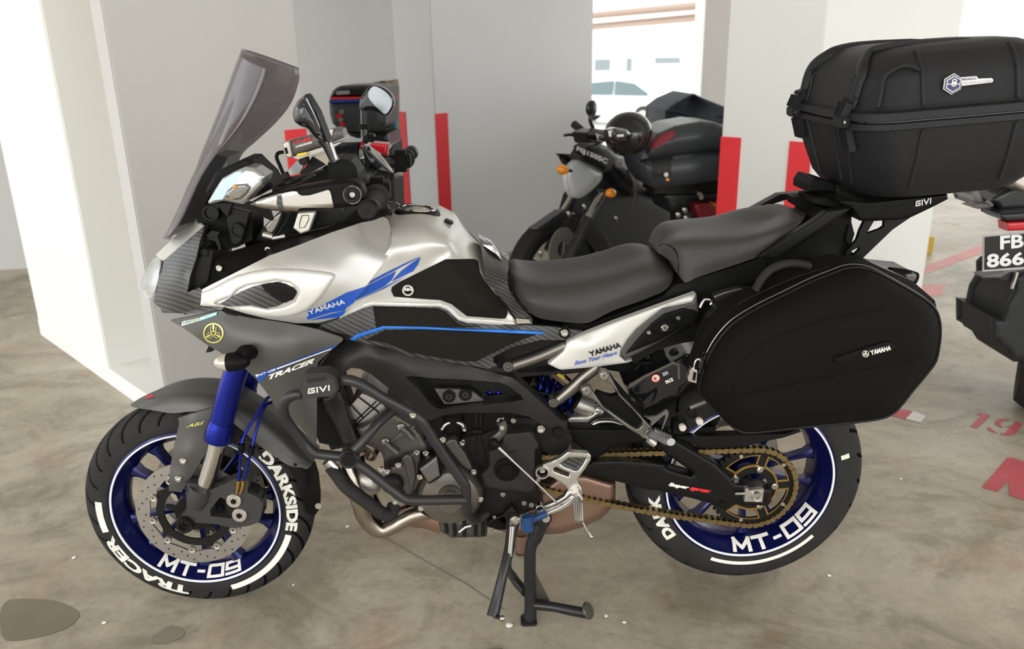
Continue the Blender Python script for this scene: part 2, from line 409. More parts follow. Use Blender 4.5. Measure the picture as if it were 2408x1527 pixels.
GLY = {'M': [((0, 0), (.0, 1)), ((0, 1), (.5, .3)), ((.5, .3), (1, 1)), ((1, 1), (1, 0))], 'T': [((0, 1), (1, 1)), ((.5, 1), (.5, 0))], '-': [((.2, .5), (.8, .5))],
       '0': [((0, 0), (1, 0)), ((1, 0), (1, 1)), ((1, 1), (0, 1)), ((0, 1), (0, 0))], '9': [((0, 0), (1, 0)), ((1, 0), (1, 1)), ((1, 1), (0, 1)), ((0, 1), (0, .45)), ((0, .45), (1, .45))],
       'G': [((1, .95), (.15, .95)), ((.15, .95), (0, .05)), ((0, .05), (1, .05)), ((1, .05), (1, .5)), ((1, .5), (.5, .5))], 'I': [((.5, 0), (.5, 1))], 'V': [((0, 1), (.5, 0)), ((.5, 0), (1, 1))],
       'Y': [((0, 1), (.5, .5)), ((1, 1), (.5, .5)), ((.5, .5), (.5, 0))], 'A': [((0, 0), (.5, 1)), ((.5, 1), (1, 0)), ((.22, .3), (.78, .3))], 'H': [((0, 0), (0, 1)), ((1, 0), (1, 1)), ((0, .5), (1, .5))], 'S': [((1, 1), (0, 1)), ((0, 1), (0, .5)), ((0, .5), (1, .5)), ((1, .5), (1, 0)), ((1, 0), (0, 0))]}
def blockmesh(st, w=.21, asp=.85):
    """square-cut lettering out of strokes; returns points in the unit box and faces"""
    V = []; F = []; x = 0.
    for ch in st:
        cw = {'I': .22, '-': .45}.get(ch, asp)
        for (a, b) in GLY[ch]:
            a = np.array([x+a[0]*cw if ch != 'I' else x+cw/2, a[1]*(1-w)+w/2]); b = np.array([x+b[0]*cw if ch != 'I' else x+cw/2, b[1]*(1-w)+w/2]); d = (b-a)/np.linalg.norm(b-a); q = np.array([-d[1], d[0]])*w/2; d = d*w/2
            L = 4; k = len(V)
            for i in range(L+1):
                p = a-d+(b-a+2*d)*i/L; V += [p-q, p+q]
            F += [(k+2*i, k+2*i+1, k+2*i+3, k+2*i+2) for i in range(L)]
        x += cw+.16+w*.6
    V = np.array(V); lo = V.min(0); hi = V.max(0); return (V-lo)/(hi-lo), F
for st_ in ('MT-09', 'GIVI', 'YAMAHA', 'MT-SG'): TXT[(st_, 'blk', 0)] = blockmesh(st_, .26 if st_ in ('YAMAHA', 'MT-SG') else .21)
_tm = textmesh
def textmesh(st, bold=.0, shear=0.):
    return TXT[(st, 'blk', 0)] if (st, 'blk', 0) in TXT else _tm(st, bold, shear)
def box(name, par, m, c, s, rot=(0, 0, 0), bev=.003, seg=2):
    bm = bmesh.new(); bmesh.ops.create_cube(bm, size=1); bmesh.ops.scale(bm, vec=s, verts=bm.verts)
    if bev: bmesh.ops.bevel(bm, geom=list(bm.edges), offset=min(bev, min(s)*.4), segments=seg, affect='EDGES', clamp_overlap=True)
    from mathutils import Euler
    bmesh.ops.transform(bm, matrix=Matrix.Translation(c) @ Euler(rot).to_matrix().to_4x4(), verts=bm.verts)
    me = bpy.data.meshes.new(name); bm.to_mesh(me); bm.free(); finish(me, 30); return link(name, me, m, par)
# ================================================================== THE SETTING
def concrete():
    m = bpy.data.materials.new('concrete_floor'); m.use_nodes = True; nt = m.node_tree; b = nt.nodes['Principled BSDF']; N = nt.nodes.new; L = nt.links.new
    tc = N('ShaderNodeTexCoord')
    def noise(sc, det=6, rough=.6, dist=0., stretch=None):
        n = N('ShaderNodeTexNoise'); n.inputs['Scale'].default_value = sc; n.inputs['Detail'].default_value = det; n.inputs['Roughness'].default_value = rough; n.inputs['Distortion'].default_value = dist
        if stretch:
            mp = N('ShaderNodeMapping'); mp.inputs['Scale'].default_value = stretch; L(tc.outputs['Object'], mp.inputs[0]); L(mp.outputs[0], n.inputs['Vector'])
        else: L(tc.outputs['Object'], n.inputs['Vector'])
        return n
    def ramp(n, pts):
        r = N('ShaderNodeValToRGB'); L(n.outputs[0], r.inputs[0]); e = r.color_ramp.elements
        e[0].position, e[0].color = pts[0][0], (*pts[0][1], 1); e[1].position, e[1].color = pts[-1][0], (*pts[-1][1], 1)
        for p, c in pts[1:-1]: q = e.new(p); q.color = (*c, 1)
        return r
    def mixc(fac, a, c, mode='MIX'):
        x = N('ShaderNodeMix'); x.data_type = 'RGBA'; x.blend_type = mode
        if isinstance(fac, float): x.inputs[0].default_value = fac
        else: L(fac, x.inputs[0])
        for k, q in ((6, a), (7, c)):
            if isinstance(q, tuple): x.inputs[k].default_value = (*q, 1)
            else: L(q, x.inputs[k])
        return x.outputs[2]
    base = ramp(noise(1.1, 8, .65, .6), [(.28, (.215, .185, .130)), (.45, (.335, .295, .225)), (.60, (.45, .405, .325)), (.78, (.58, .53, .44))]).outputs[0]
    st = ramp(noise(3.4, 9, .72, 1.4, (.85, 1.15, 1)), [(.36, (.62, .60, .56)), (.5, (1, 1, 1)), (.66, (1.18, 1.17, 1.15))]).outputs[0]
    col = mixc(.75, base, st, 'MULTIPLY')
    fine = ramp(noise(38, 6, .7), [(.3, (.80, .79, .77)), (.6, (1.08, 1.07, 1.06))]).outputs[0]
    col = mixc(.6, col, fine, 'MULTIPLY')
    rust = ramp(noise(2.3, 7, .6, .8), [(.55, (0, 0, 0)), (.70, (1, 1, 1))]).outputs[0]
    sep = N('ShaderNodeSeparateColor'); L(rust, sep.inputs[0]); ml = N('ShaderNodeMath'); ml.operation = 'MULTIPLY'; ml.inputs[1].default_value = .5; L(sep.outputs[0], ml.inputs[0])
    col = mixc(ml.outputs[0], col, (.40, .25, .15))
    L(col, b.inputs['Base Color']); b.inputs['Specular IOR Level'].default_value = .4
    rr = N('ShaderNodeMapRange'); rr.inputs[3].default_value = .30; rr.inputs[4].default_value = .62; n3 = noise(2.1, 6, .6, .6); L(n3.outputs[0], rr.inputs[0]); L(rr.outputs[0], b.inputs['Roughness'])
    bp = N('ShaderNodeBump'); bp.inputs['Strength'].default_value = .25; bp.inputs['Distance'].default_value = .004; n4 = noise(22, 8, .65); L(n4.outputs[0], bp.inputs['Height']); L(bp.outputs[0], b.inputs['Normal'])
    return m
FLOORM = concrete()
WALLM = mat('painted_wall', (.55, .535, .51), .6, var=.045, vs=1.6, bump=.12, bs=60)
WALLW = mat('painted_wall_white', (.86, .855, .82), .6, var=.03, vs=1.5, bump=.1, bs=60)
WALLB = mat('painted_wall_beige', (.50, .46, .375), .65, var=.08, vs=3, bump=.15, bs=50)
CEILM = mat('ceiling_paint', (.72, .71, .69), .8)
OUTM = mat('outdoor_concrete', (.80, .79, .76), .8, var=.1, vs=.8)
def slab(name, foot, z0, z1, m, kind='structure', bev=.006, label=None):
    bm = bmesh.new(); vs = [bm.verts.new((p[0], p[1], z0)) for p in foot]; f = bm.faces.new(vs)
    ex = bmesh.ops.extrude_face_region(bm, geom=[f])
    for v in ex['geom']:
        if isinstance(v, bmesh.types.BMVert): v.co.z = z1
    bmesh.ops.recalc_face_normals(bm, faces=bm.faces)
    if bev: bmesh.ops.bevel(bm, geom=[e for e in bm.edges if abs(e.verts[0].co.z-e.verts[1].co.z) > .01], offset=bev, segments=2, affect='EDGES')
    me = bpy.data.meshes.new(name); bm.to_mesh(me); bm.free(); finish(me, 30); o = link(name, me, m); o['kind'] = kind
    if label: o['label'] = label
    return o
def az(px, py): d = ray(px, py); return np.array([d[0], d[1]])/np.hypot(d[0], d[1])
def hit(p, d, px, py):   # where the line p + s d on the plan meets the sight line of a vertical edge
    a = az(px, py); A = np.array([[d[0], -a[0]], [d[1], -a[1]]]); s = np.linalg.solve(A, -np.array(p[:2])); return np.array(p[:2])+d*s[0]
DA = np.array([.7071, -.7071]); DB = np.array([.7071, .7071])
floor = slab('floor', [(-12, -6), (12, -6), (12, 10.2), (-12, 10.2)], -.25, 0, FLOORM, bev=0, label='bare stained concrete car park floor')
og = slab('trim_1', [(-40, 10.2), (40, 10.2), (40, 60), (-40, 60)], -1.2, -1.0, OUTM, bev=0, label='sunlit driveway outside the car park')
ceil = slab('ceiling', [(-4.6, -2.2), (7.5, -2.2), (7.5, 10.2), (-4.6, 10.2)], 2.9, 3.1, CEILM, bev=0, label='car park ceiling')
H = 2.95
# --- pillar by the left edge with the recess beside it
p0 = Gd(97, 786)[:2]; dl = Gd(308, 937)[:2]-p0; dl /= np.linalg.norm(dl); dn = np.array([-dl[1], dl[0]])
c1 = hit(p0, dl, 251, 842)
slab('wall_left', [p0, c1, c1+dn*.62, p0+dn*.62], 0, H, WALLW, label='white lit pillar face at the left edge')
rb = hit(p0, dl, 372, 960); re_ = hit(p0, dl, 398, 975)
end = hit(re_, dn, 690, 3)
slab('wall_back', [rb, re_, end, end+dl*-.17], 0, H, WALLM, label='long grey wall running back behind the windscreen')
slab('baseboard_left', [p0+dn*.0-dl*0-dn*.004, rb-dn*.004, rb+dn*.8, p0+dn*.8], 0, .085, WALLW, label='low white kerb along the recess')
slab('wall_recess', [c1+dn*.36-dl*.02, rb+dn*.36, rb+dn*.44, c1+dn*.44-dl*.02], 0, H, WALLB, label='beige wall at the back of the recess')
# --- pale wall beyond the far left gap
slab('wall_far_left', [(-7.5, 4.9), (-3.2, 5.75), (-3.2, 5.95), (-7.5, 5.1)], 0, H, WALLM)
# --- grey wall seen between windscreen and middle pillar
slab('wall_far', [(-4.2, 6.9), (-.55, 6.9), (-.55, 7.1), (-4.2, 7.1)], 0, H, mat('far_wall_paint', (.72, .72, .70), .6, var=.03))
# --- middle pillar
base3 = Gd(1200, 592)[:2]; c3 = hit(base3, DB, 1011, 20); e3 = hit(base3, DB, 1396, 20); l3 = hit(c3, DA, 921, 20)
slab('wall_middle', [c3, e3, e3+(l3-c3), l3], 0, H, mat('pillar_grey', (.74, .745, .745), .6, var=.05, vs=2, bump=.1, bs=60), label='broad pillar in the middle, grey on its right face')
# --- right pillar
e4 = Gd(2165, 698)[:2]; c4 = hit(e4, DB, 1945, 20); l4 = hit(c4, DA, 1716, 20)
slab('wall_right', [c4, e4, e4+(l4-c4), l4], 0, H, mat('pillar_white', (.80, .795, .765), .6, var=.03, vs=2, bump=.1, bs=60), label='right pillar behind the top case')
# --- dark narrow pillar behind it
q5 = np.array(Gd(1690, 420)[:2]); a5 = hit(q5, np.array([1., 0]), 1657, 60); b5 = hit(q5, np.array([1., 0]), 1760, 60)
slab('wall_far_right', [a5, b5, b5+np.array([0, .5]), a5+np.array([0, .5])], 0, H, mat('pillar_dark', (.56, .54, .52), .6, var=.04), label='narrow dark pillar at the rear')
# red corner strips, each standing on a pillar edge
REDM = mat('red_strip', (.80, .025, .035), .42)
def strip(corner, d, w, z1, label, group='red corner strips on the pillars', out=.006):
    nrm = np.array([d[1], -d[0]]);
    if nrm @ (-corner) < 0: nrm = -nrm
    o = slab('corner_strip', [corner-d*.0+nrm*out, corner+d*w+nrm*out, corner+d*w+nrm*.0005, corner+nrm*.0005], .02, z1, REDM, kind='structure', bev=0); del o['kind']
    tag(o, label, 'corner strip', group); return o
def zat(pt, px, py): d = ray(px, py); t = pt[1]/d[1]; return (CAM+d*t)[2]
z3 = zat(c3, 1013, 268)
strip(c3, DB, .105, z3, 'red strip on the grey right face of the middle pillar')
strip(l3, DA, .085, z3, 'red strip on the left edge of the middle pillar')
z4 = zat(l4, 1748, 320)
strip(l4, DA, .10, z4, 'red strip on the left edge of the right pillar, behind the grey top box')
strip(c4-DA*.105, DA, .10, z4, 'red strip just left of the black top case front')
# small yellow block by the right pillar
yb = Gd(2188, 598); o = box('wheel_stop', None, mat('yellow_paint', (.60, .40, .06), .6, var=.2), (yb[0]-.01, yb[1]+.05, .06), (.055, .09, .12)); tag(o, 'small yellow block on the floor beside the right pillar', 'wheel stop')
# painted markings on the floor
PAINT = mat('red_floor_paint', (.50, .085, .10), .55, var=.22, vs=9); PAINTF = mat('faded_red_paint', (.60, .27, .26), .6, var=.25, vs=6); PAINTW = mat('white_floor_paint', (.72, .70, .66), .6, var=.12, vs=9)
def mark(name, s, m, label, cat='floor marking', group=None, z=.0015):
    v = [Gd(a, b, z) for a, b, _ in (chaikin(P(s), 2) if cat == 'stain' else P(s))]; bm = bmesh.new(); vs = [bm.verts.new(p) for p in v]; f = bm.faces.new(vs)
    bmesh.ops.triangulate(bm, faces=[f]); bm.normal_update()
    if sum(q.normal.z for q in bm.faces) < 0: bmesh.ops.reverse_faces(bm, faces=bm.faces)
    me = bpy.data.meshes.new(name); bm.to_mesh(me); bm.free(); o = link(name, me, m); tag(o, label, cat, group); return o
mark('painted_digit', 'S 466,364 535,372 600,388 472,512 412,495 512,392 478,378', PAINT, 'red digit 1 painted on the floor, left of the 9', group='red digits on the floor')
mk = mark('painted_digit', 'S 640,450 672,425 730,420 782,425 778,438 735,436 712,446 690,470 700,488 722,500 712,506 672,496 640,470', PAINT, 'red digit 9 stencilled on the floor in three pieces', group='red digits on the floor')
for s in ('S 780,508 740,498 775,494 800,488 830,470 838,452 820,444 890,462 900,478 810,580 745,580 690,570 694,560 735,560 752,548 782,520', 'S 562,500 600,506 612,518 632,534 664,552 652,556 610,548 576,528'):
    v = [Gd(a, b, .0015) for a, b, _ in P(s)]; bm = bmesh.new(); f = bm.faces.new([bm.verts.new(p) for p in v]); bmesh.ops.triangulate(bm, faces=[f]); me = bpy.data.meshes.new('stencil_piece'); bm.to_mesh(me); bm.free(); link('stencil_piece', me, PAINT, mk)
mark('painted_letter', 'S 760,790 812,790 916,832 1050,880 1100,900 1180,1000 1060,1240 916,1188 780,1148 768,1010 665,1112 514,1074', PAINT, 'large red letter painted on the floor at the right edge')
mark('kerb_marking', 'H 1790,1178 1900,1196 1850,1250 1745,1226', PAINT, 'short red bar on the floor just right of the side case', group=None)
mark('kerb_marking', 'H 1900,1196 1988,1228 1955,1275 1850,1250', PAINTW, 'short white bar on the floor joined to the red bar')
mark('line_marking', 'X 2176,626 2315,573 2318,592 2172,646', PAINTF, 'faded red line on the floor left of the number plate')
mark('line_marking', 'X 2168,672 2225,668 2215,694 2160,705', PAINTF, 'faded red patch at the foot of the right pillar')
mark('line_marking', 'Q 1870,45 2015,8 2022,30 1900,80 1850,90', PAINTF, 'faded red mark seen above the black chain guard box')
mark('line_marking', 'Q 2060,60 2200,40 2200,75 2080,95', PAINTF, 'faded red mark seen just left of the padlock')
mark('oil_stain', 'X 0,1412 60,1408 130,1412 180,1432 190,1450 160,1478 100,1498 40,1508 0,1506', mat('oil_stain', (.17, .145, .10), .35, var=.25, vs=7), 'dark greenish oil stain in the lower left corner', 'stain')
mark('floor_crack', 'X 903,1262 1000,1318 1100,1374 1188,1435 1187,1437 1099,1376 999,1320 902,1264', mat('crack', (.22, .19, .15), .8), 'thin dark crack in the floor left of the side stand', 'crack')
mark('oil_stain', 'X 350,1508 372,1488 400,1470 436,1482 430,1500 380,1518', mat('stain_thin', (.22, .19, .145), .5, var=.3, vs=12), 'small dark stain on the floor below the front tyre', 'stain')
# crumbs and paper scraps on the floor
SCR = mat('paper_scrap', (.85, .83, .78), .8)
for (a, b, w, lab) in [(245, 1466, .006, 'tiny pale scrap near the oil stain'), (1197, 1473, .010, 'white scrap in front of the centre stand foot'), (817, 1240, .007, 'white crumb under the exhaust headers'), (2118, 1120+8, .006, 'white crumb on the floor below the digits'),
                       (1468, 1465, .005, 'pale crumb right of the stand pedal'), (175, 1313, .007, 'white crumb left of the front tyre'), (1425, 1450, .006, 'pale crumb near the stand pedal tip'), (690, 1377, .005, 'pale crumb right of the front tyre'), (1950, 1355, .006, 'white crumb right of the rear tyre')]:
    g = Gd(a, b); bm = bmesh.new(); bmesh.ops.create_icosphere(bm, subdivisions=1, radius=w)
    for v in bm.verts: v.co.z *= .35; v.co.x *= random.uniform(.7, 1.3)
    me = bpy.data.meshes.new('debris'); bm.to_mesh(me); bm.free(); o = link('debris', me, SCR); o.location = (g[0], g[1], w*.33); tag(o, lab, 'debris', 'scraps on the floor')
# --- outside: white building, cars
BW = mat('outside_wall', (.88, .88, .86), .8)
bl = empty('white_building', (6, 34, -.8), 0, 'white sunlit building across the driveway', 'building')
box('wall', bl, BW, (0, .5, 4), (46, .6, 9), bev=0)
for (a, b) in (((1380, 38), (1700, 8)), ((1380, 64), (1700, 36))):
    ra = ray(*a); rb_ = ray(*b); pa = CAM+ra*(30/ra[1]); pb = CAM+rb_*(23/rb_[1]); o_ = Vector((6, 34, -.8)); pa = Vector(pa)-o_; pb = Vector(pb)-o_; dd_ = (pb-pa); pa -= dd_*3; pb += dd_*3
    tube('ledge', bl, mat('ledge_brown', (.24, .17, .13), .8), [pa, pb], .11, 0, 4, sm=0)  # plain dark brown bands across the white building
WG = mat('window_grey', (.20, .23, .23), .3)
def farbox(name, px0, py0, px1, py1, Y, m, par, d=.1):
    a = ray(px0, py0); b = ray(px1, py1); t = Y/a[1]; p = CAM+a*t; t = Y/b[1]; q = CAM+b*t
    o = box(name, par, m, ((p[0]+q[0])/2-6, Y-34+d/2, (p[2]+q[2])/2+.8), (abs(q[0]-p[0]), d, abs(q[2]-p[2])), bev=0); return o
for (a, b, c, d) in [(1399, 140, 1435, 166), (1474, 137, 1486, 168), (1541, 136, 1600, 149)]: farbox('window', a, b, c, d, 33.9, WG, bl)
farbox('window', 1540, 166, 1600, 192, 33.9, mat('window_green', (.40, .60, .52), .3), bl)
CARW = mat('car_white', (.88, .88, .88), .25, coat=.6)
def car(loc, yaw, label, m):
    c = empty('car', loc, yaw, label, 'car', 'cars outside')
    prof = [(-2.15, .35), (-2.2, .62), (-2.1, .82), (-1.3, .95), (-.55, 1.38), (.35, 1.46), (1.05, 1.36), (1.75, 1.05), (2.1, 1.0), (2.2, .72), (2.15, .35)]
    v = []; f = []; ys = [-.86, -.80, .80, .86]; n = len(prof)
    for j, yy in enumerate(ys):
        for (x, z) in prof: v.append((x*(1 if 0 < j < 3 else .985), yy*(.86 if z > 1.1 else 1), z if j in (1, 2) else .35+(z-.35)*.97))
    for j in range(3):
        for k in range(n): f.append((j*n+k, j*n+(k+1) % n, (j+1)*n+(k+1) % n, (j+1)*n+k))
    f += [tuple(range(n)), tuple(3*n+k for k in range(n))[::-1]]
    fromdata('body', v, f, m, c, 40, recalc=True)
    g = [(-1.1, .97), (-.52, 1.32), (.3, 1.39), (.98, 1.31), (1.5, 1.03)]; GL = mat('car_glass', (.10, .14, .14), .08, coat=.4)
    for sy in (-1, 1):
        for a, b in ((0, 2), (2, 4)):
            pts = g[a:b+1]; lo = [(pts[-1][0]-.03, .95), (pts[0][0]+.03, .95)]; q = [(x*.97+.02*(1 if a else -1), z) for x, z in pts]+lo
            vv = [(x, sy*(.875-.10*max(0, (z-.95)/.45)), z) for x, z in q]; fromdata('side_window', vv, [tuple(range(len(vv)))], GL, c)
    for x in (-1.35, 1.35):
        for sy in (-1, 1):
            t = lathe('wheel', c, mat('car_tyre', (.03, .03, .03), .8), (x, sy*.80, .33), [(.20, -.10), (.33, -.09), (.33, .09), (.20, .10)], 24); lathe('hubcap', t, STEEL, (x, sy*.80, .33), [(.01, -sy*-.11), (.2, sy*.10), (.2, sy*.08)], 16)
    return c
cx = Gd(1480, 240)
car((3.55, 27.4, -1.0), math.radians(-35), 'white saloon car parked outside, seen between the middle and right pillars', CARW)
car((6.1, 21.5, -1.0), math.radians(20), 'second pale car outside, partly hidden by the narrow dark pillar', mat('car_pale', (.75, .76, .76), .3, coat=.5))
# ================================================================== THE SPORT TOURER
BK = empty('motorcycle', (BIKE.o[0], BIKE.o[1], 0), BIKE.yaw, 'silver and black sport touring motorcycle with blue wheels on its centre stand', 'motorcycle')
WB = 1.452
def wheel(kind):
    front = kind == 'front'
    c = Vector((-WB/2, 0, .30)) if front else Vector((WB/2, 0, .350))
    R = .300 if front else .315; W = .120 if front else .180; ry = .050 if front else .076; rs = .2255
    # tyre with grooves cut into the tread
    NA = 960; prof = []; NP = 56
    for k in range(NP+1):
        a = -math.pi*.5+math.pi*k/NP; sy = math.sin(a); cy = max(0, math.cos(a))
        prof.append((rs-.004+(R-rs+.004)*cy**.72, W/2*math.copysign(abs(sy)**.9, sy)*(.93+.07*cy)))
    prof = [(rs-.006, -ry+.01)]+[(rs-.003, -ry-.001)]+prof[1:-1]+[(rs-.003, ry+.001), (rs-.006, ry-.01)]
    v = []; f = []; gv = []; n = len(prof)
    for i in range(NA):
        a = 2*math.pi*i/NA; ca, sa = math.cos(a), math.sin(a)
        for k, (r, y) in enumerate(prof):
            gr = False
            if r > R-.045 and abs(y) > .006:
                u = (abs(y)/(W/2)); ph = (a*180/math.pi*(1 if front else 1)-60*u**1.3*(.35 if front else .3)*(1 if y < 0 else 1)+(7 if y > 0 else 0)) % (12. if front else 15.)
                if ph < 1.6 and (.10 < u < (.97 if front else .80)): r -= .0065; gr = True
            v.append((r*ca, y, r*sa)); gv.append(gr)
    for i in range(NA):
        j = (i+1) % NA
        for k in range(n-1): f.append((i*n+k, j*n+k, j*n+k+1, i*n+k+1))
    par = lathe(kind+'_wheel', BK, RIMBLUE, c, [(rs, -ry+.002), (rs+.001, -ry-.003), (rs-.004, -ry-.006), (rs-.009, -ry-.003), (rs-.012, -ry+.004), (.200, -ry+.022), (.190, -ry+.040 if not front else -.012), (.190, .012 if front else ry-.04), (.200, ry-.022), (rs-.012, ry-.004), (rs-.009, ry+.003), (rs-.004, ry+.006), (rs+.001, ry+.003), (rs, ry-.002), (.210, ry-.02), (.198, .0), (.210, -ry+.02), (rs, -ry+.002)], 120)
    t = fromdata('tyre', [(a+c.x, b+c.y, d+c.z) for a, b, d in v], f, RUBBER, par, 50, recalc=True)
    t.data.materials.append(mat('groove_shade', (.003, .003, .003), .9, spec=.05))  # near-black colour puts the shade into the groove faces
    for p_ in t.data.polygons:
        if sum(gv[q_] for q_ in p_.vertices) >= 2: p_.material_index = 1
    # white tape on the rim lip
    for sy in (-1, 1): lathe('rim_stripe', par, WSTRIPE, c, [(rs-.0085, sy*(ry+.0066)), (rs-.0045, sy*(ry+.0072)), (rs-.0040, sy*(ry+.0050)), (rs-.0092, sy*(ry+.0040))], 140)
    # hub and spokes
    lathe('hub', par, RIMBLUE, c, [(.012, -.055), (.045, -.05), (.052, -.03), (.038, -.02), (.038, .02), (.052, .03), (.045, .05), (.012, .055)], 32)
    for k in range(10):
        a = math.radians(k*36+(9 if k % 2 else 0)+(5 if front else 14)); d = Vector((math.cos(a), 0, math.sin(a))); tq = Vector((-math.sin(a), 0, math.cos(a)))
        st = [(.035, .013, .020), (.07, .009, .016), (.13, .0065, .013), (.172, .008, .014), (.193, .017, .016)]; vv = []; ff = []
        for r, w, h in st:
            for (s1, s2) in ((-1, -1), (-.45, -1.25), (.45, -1.25), (1, -1), (1, 1), (-1, 1)): vv.append(c+d*r+tq*(w*s1)+Vector((0, h*s2, 0)))
        for i in range(len(st)-1):
            for q in range(6): ff.append((i*6+q, i*6+(q+1) % 6, (i+1)*6+(q+1) % 6, (i+1)*6+q))
        ff += [tuple(range(6)), tuple(range(24, 30))]; fromdata('spoke', vv, ff, RIMBLUE, par, 25, recalc=True)
    # sidewall surface for letters
    pr = [(r, y) for r, y in prof if y < 0]; rrs = np.array([p[0] for p in pr]); yys = np.array([p[1] for p in pr]); k0 = int(np.argmin(yys)); o_ = np.argsort(rrs[k0:]); xs = rrs[k0:][o_]; ys_ = yys[k0:][o_]
    side = lambda r: float(np.interp(r, xs, ys_))
    ir = [(.190, -.012 if front else -ry+.04), (.200, -ry+.022), (rs-.012, -ry+.004)]
    inner = lambda r: float(np.interp(r, [q[0] for q in ir], [q[1] for q in ir]))
    return c, par, side, inner
fc, FW, fside, finner = wheel('front'); rc, RW, rside, rinner = wheel('rear')
def arcband(par, m, c, r0, r1, a0, a1, yf, off=.0014, n=40, name='tyre_letter_bar'):
    v = []; f = []
    for i in range(n+1):
        a = math.radians(a0+(a1-a0)*i/n)
        for k in range(4): r = r0+(r1-r0)*k/3; v.append((c[0]+r*math.cos(a), c[1]+yf(r)-off, c[2]+r*math.sin(a)))
    for i in range(n):
        for k in range(3): f.append((i*4+k, i*4+k+1, i*4+k+5, i*4+k+4))
    return fromdata(name, v, f, m, par)
wtxt('tyre_lettering', FW, WWORN, 'TRACER', fc, .236, .266, 258, 196, fside, bold=.05)
wtxt('tyre_lettering', FW, WWORN, 'DARKSIDE', fc, .236, .266, 40, -16, fside, bold=.05)
arcband(FW, WLET, fc, .240, .256, -19, -75, fside); arcband(FW, WWORN, fc, .240, .258, 193, 172, fside, n=20)
wtxt('rim_lettering', FW, WLET, 'MT-09', fc, .1900, .2135, 232, 296, finner, off=.002, bold=.03, shear=.2, inward=True)
wtxt('tyre_lettering', RW, WWORN, 'DARK', rc, .238, .268, 218, 186, rside, bold=.06)
arcband(RW, WLET, rc, .236, .246, 248, 318, rside); arcband(RW, WWORN, rc, .240, .262, 18, 15, rside, n=4)
wtxt('rim_lettering', RW, WLET, 'MT-09', rc, .1890, .2145, 262, 333, rinner, off=.002, bold=.04, shear=.1, inward=True)
# brake discs
def brakedisc(par, c, y, ro, ri, name='brake_disc', n=48, gold=False):
    bm = []; v = []
    th = .005; holes = []
    for k in range(n):
        a = 2*math.pi*k/n; rr = ri+(ro-ri)*(.28, .52, .76)[k % 3]; holes.append((rr*math.cos(a), rr*math.sin(a)))
    N = 140; O = [(ro*math.cos(2*math.pi*i/N), ro*math.sin(2*math.pi*i/N)) for i in range(N)]; Ii = [((ri+.0022*math.sin(i*2*math.pi/14))*math.cos(2*math.pi*i/N), (ri+.0022*math.sin(i*2*math.pi/14))*math.sin(2*math.pi*i/N)) for i in range(N)]
    loops = [O, Ii]+[[(h[0]+.0028*math.cos(k*math.pi/4), h[1]+.0028*math.sin(k*math.pi/4)) for k in range(8)] for h in holes]
    return platexz(name, par, DISCM, c, loops, y, th)
def platexz(name, par, m, c, loops, y, th, ang=35):
    V = []; E = []
    for lp in loops:
        k = len(V); V += [Vector(p) for p in lp]; E += [(k+i, k+(i+1) % len(lp)) for i in range(len(lp))]
    vv, ee, ff, *_ = delaunay_2d_cdt(V, E, [], 0, 1e-7); F = []
    vv = [(a[0], a[1]) for a in vv]
    for f in ff:
        x = sum(vv[i][0] for i in f)/3; z = sum(vv[i][1] for i in f)/3
        if inside(loops[0], x, z) and not any(inside(h, x, z) for h in loops[1:]): F.append(tuple(f))
    n = len(vv); ed = {(f[i], f[(i+1) % 3]) for f in F for i in range(3)}; bd = [e for e in ed if (e[1], e[0]) not in ed]
    P3 = [(c[0]+a, c[1]+y, c[2]+b) for a, b in vv]+[(c[0]+a, c[1]+y+th, c[2]+b) for a, b in vv]
    return fromdata(name, P3, F+[tuple(n+i for i in f[::-1]) for f in F]+[(a, n+a, n+b, b) for a, b in bd], m, par, ang, recalc=True)
def circ(r, n=32, cx=0, cz=0, a0=0): return [(cx+r*math.cos(a0+2*math.pi*i/n), cz+r*math.sin(a0+2*math.pi*i/n)) for i in range(n)]
for sy in (-1, 1):
    brakedisc(FW, fc, sy*.066-.0025, .149, .114)
    lp = [[(r_*math.cos(t_), r_*math.sin(t_)) for i in range(100) for t_ in [2*math.pi*i/100] for r_ in [.098+.010*max(0, math.cos(5*t_))**6]]]
    lp += [circ(.078, 60)]; platexz('disc_carrier', FW, ENGD, fc, lp, sy*.064-.002, .005)
    platexz('carrier_ring', FW, SATIN, fc, [circ(.050, 40), circ(.020, 24)], sy*.064-.002, .006)
    for k in range(5):
        a = math.radians(72*k+20); d = Vector((math.cos(a), 0, math.sin(a))); q = Vector((-d.z, 0, d.x)); p = fc+Vector((0, sy*.064, 0)); b = [p+d*.045+q*.008, p+d*.045-q*.008, p+d*.075-q*.006, p+d*.075+q*.006]
        vv = b+[w+Vector((0, .005, 0)) for w in b]; fromdata('carrier_arm', vv, [(0, 1, 2, 3), (7, 6, 5, 4), (0, 4, 5, 1), (1, 5, 6, 2), (2, 6, 7, 3), (3, 7, 4, 0)], ENGD, FW, recalc=True)
    if sy < 0:
        for k in range(10):
            a = math.radians(36*k+8); lathe('rotor_button', FW, ALU, (fc[0]+.1085*math.cos(a), -.072, fc[2]+.1085*math.sin(a)), [(.004, .004), (.004, -.001), (.0085, -.002), (.0095, 0), (.0095, .006)], 16)
brakedisc(RW, rc, .075, .125, .095, n=36)
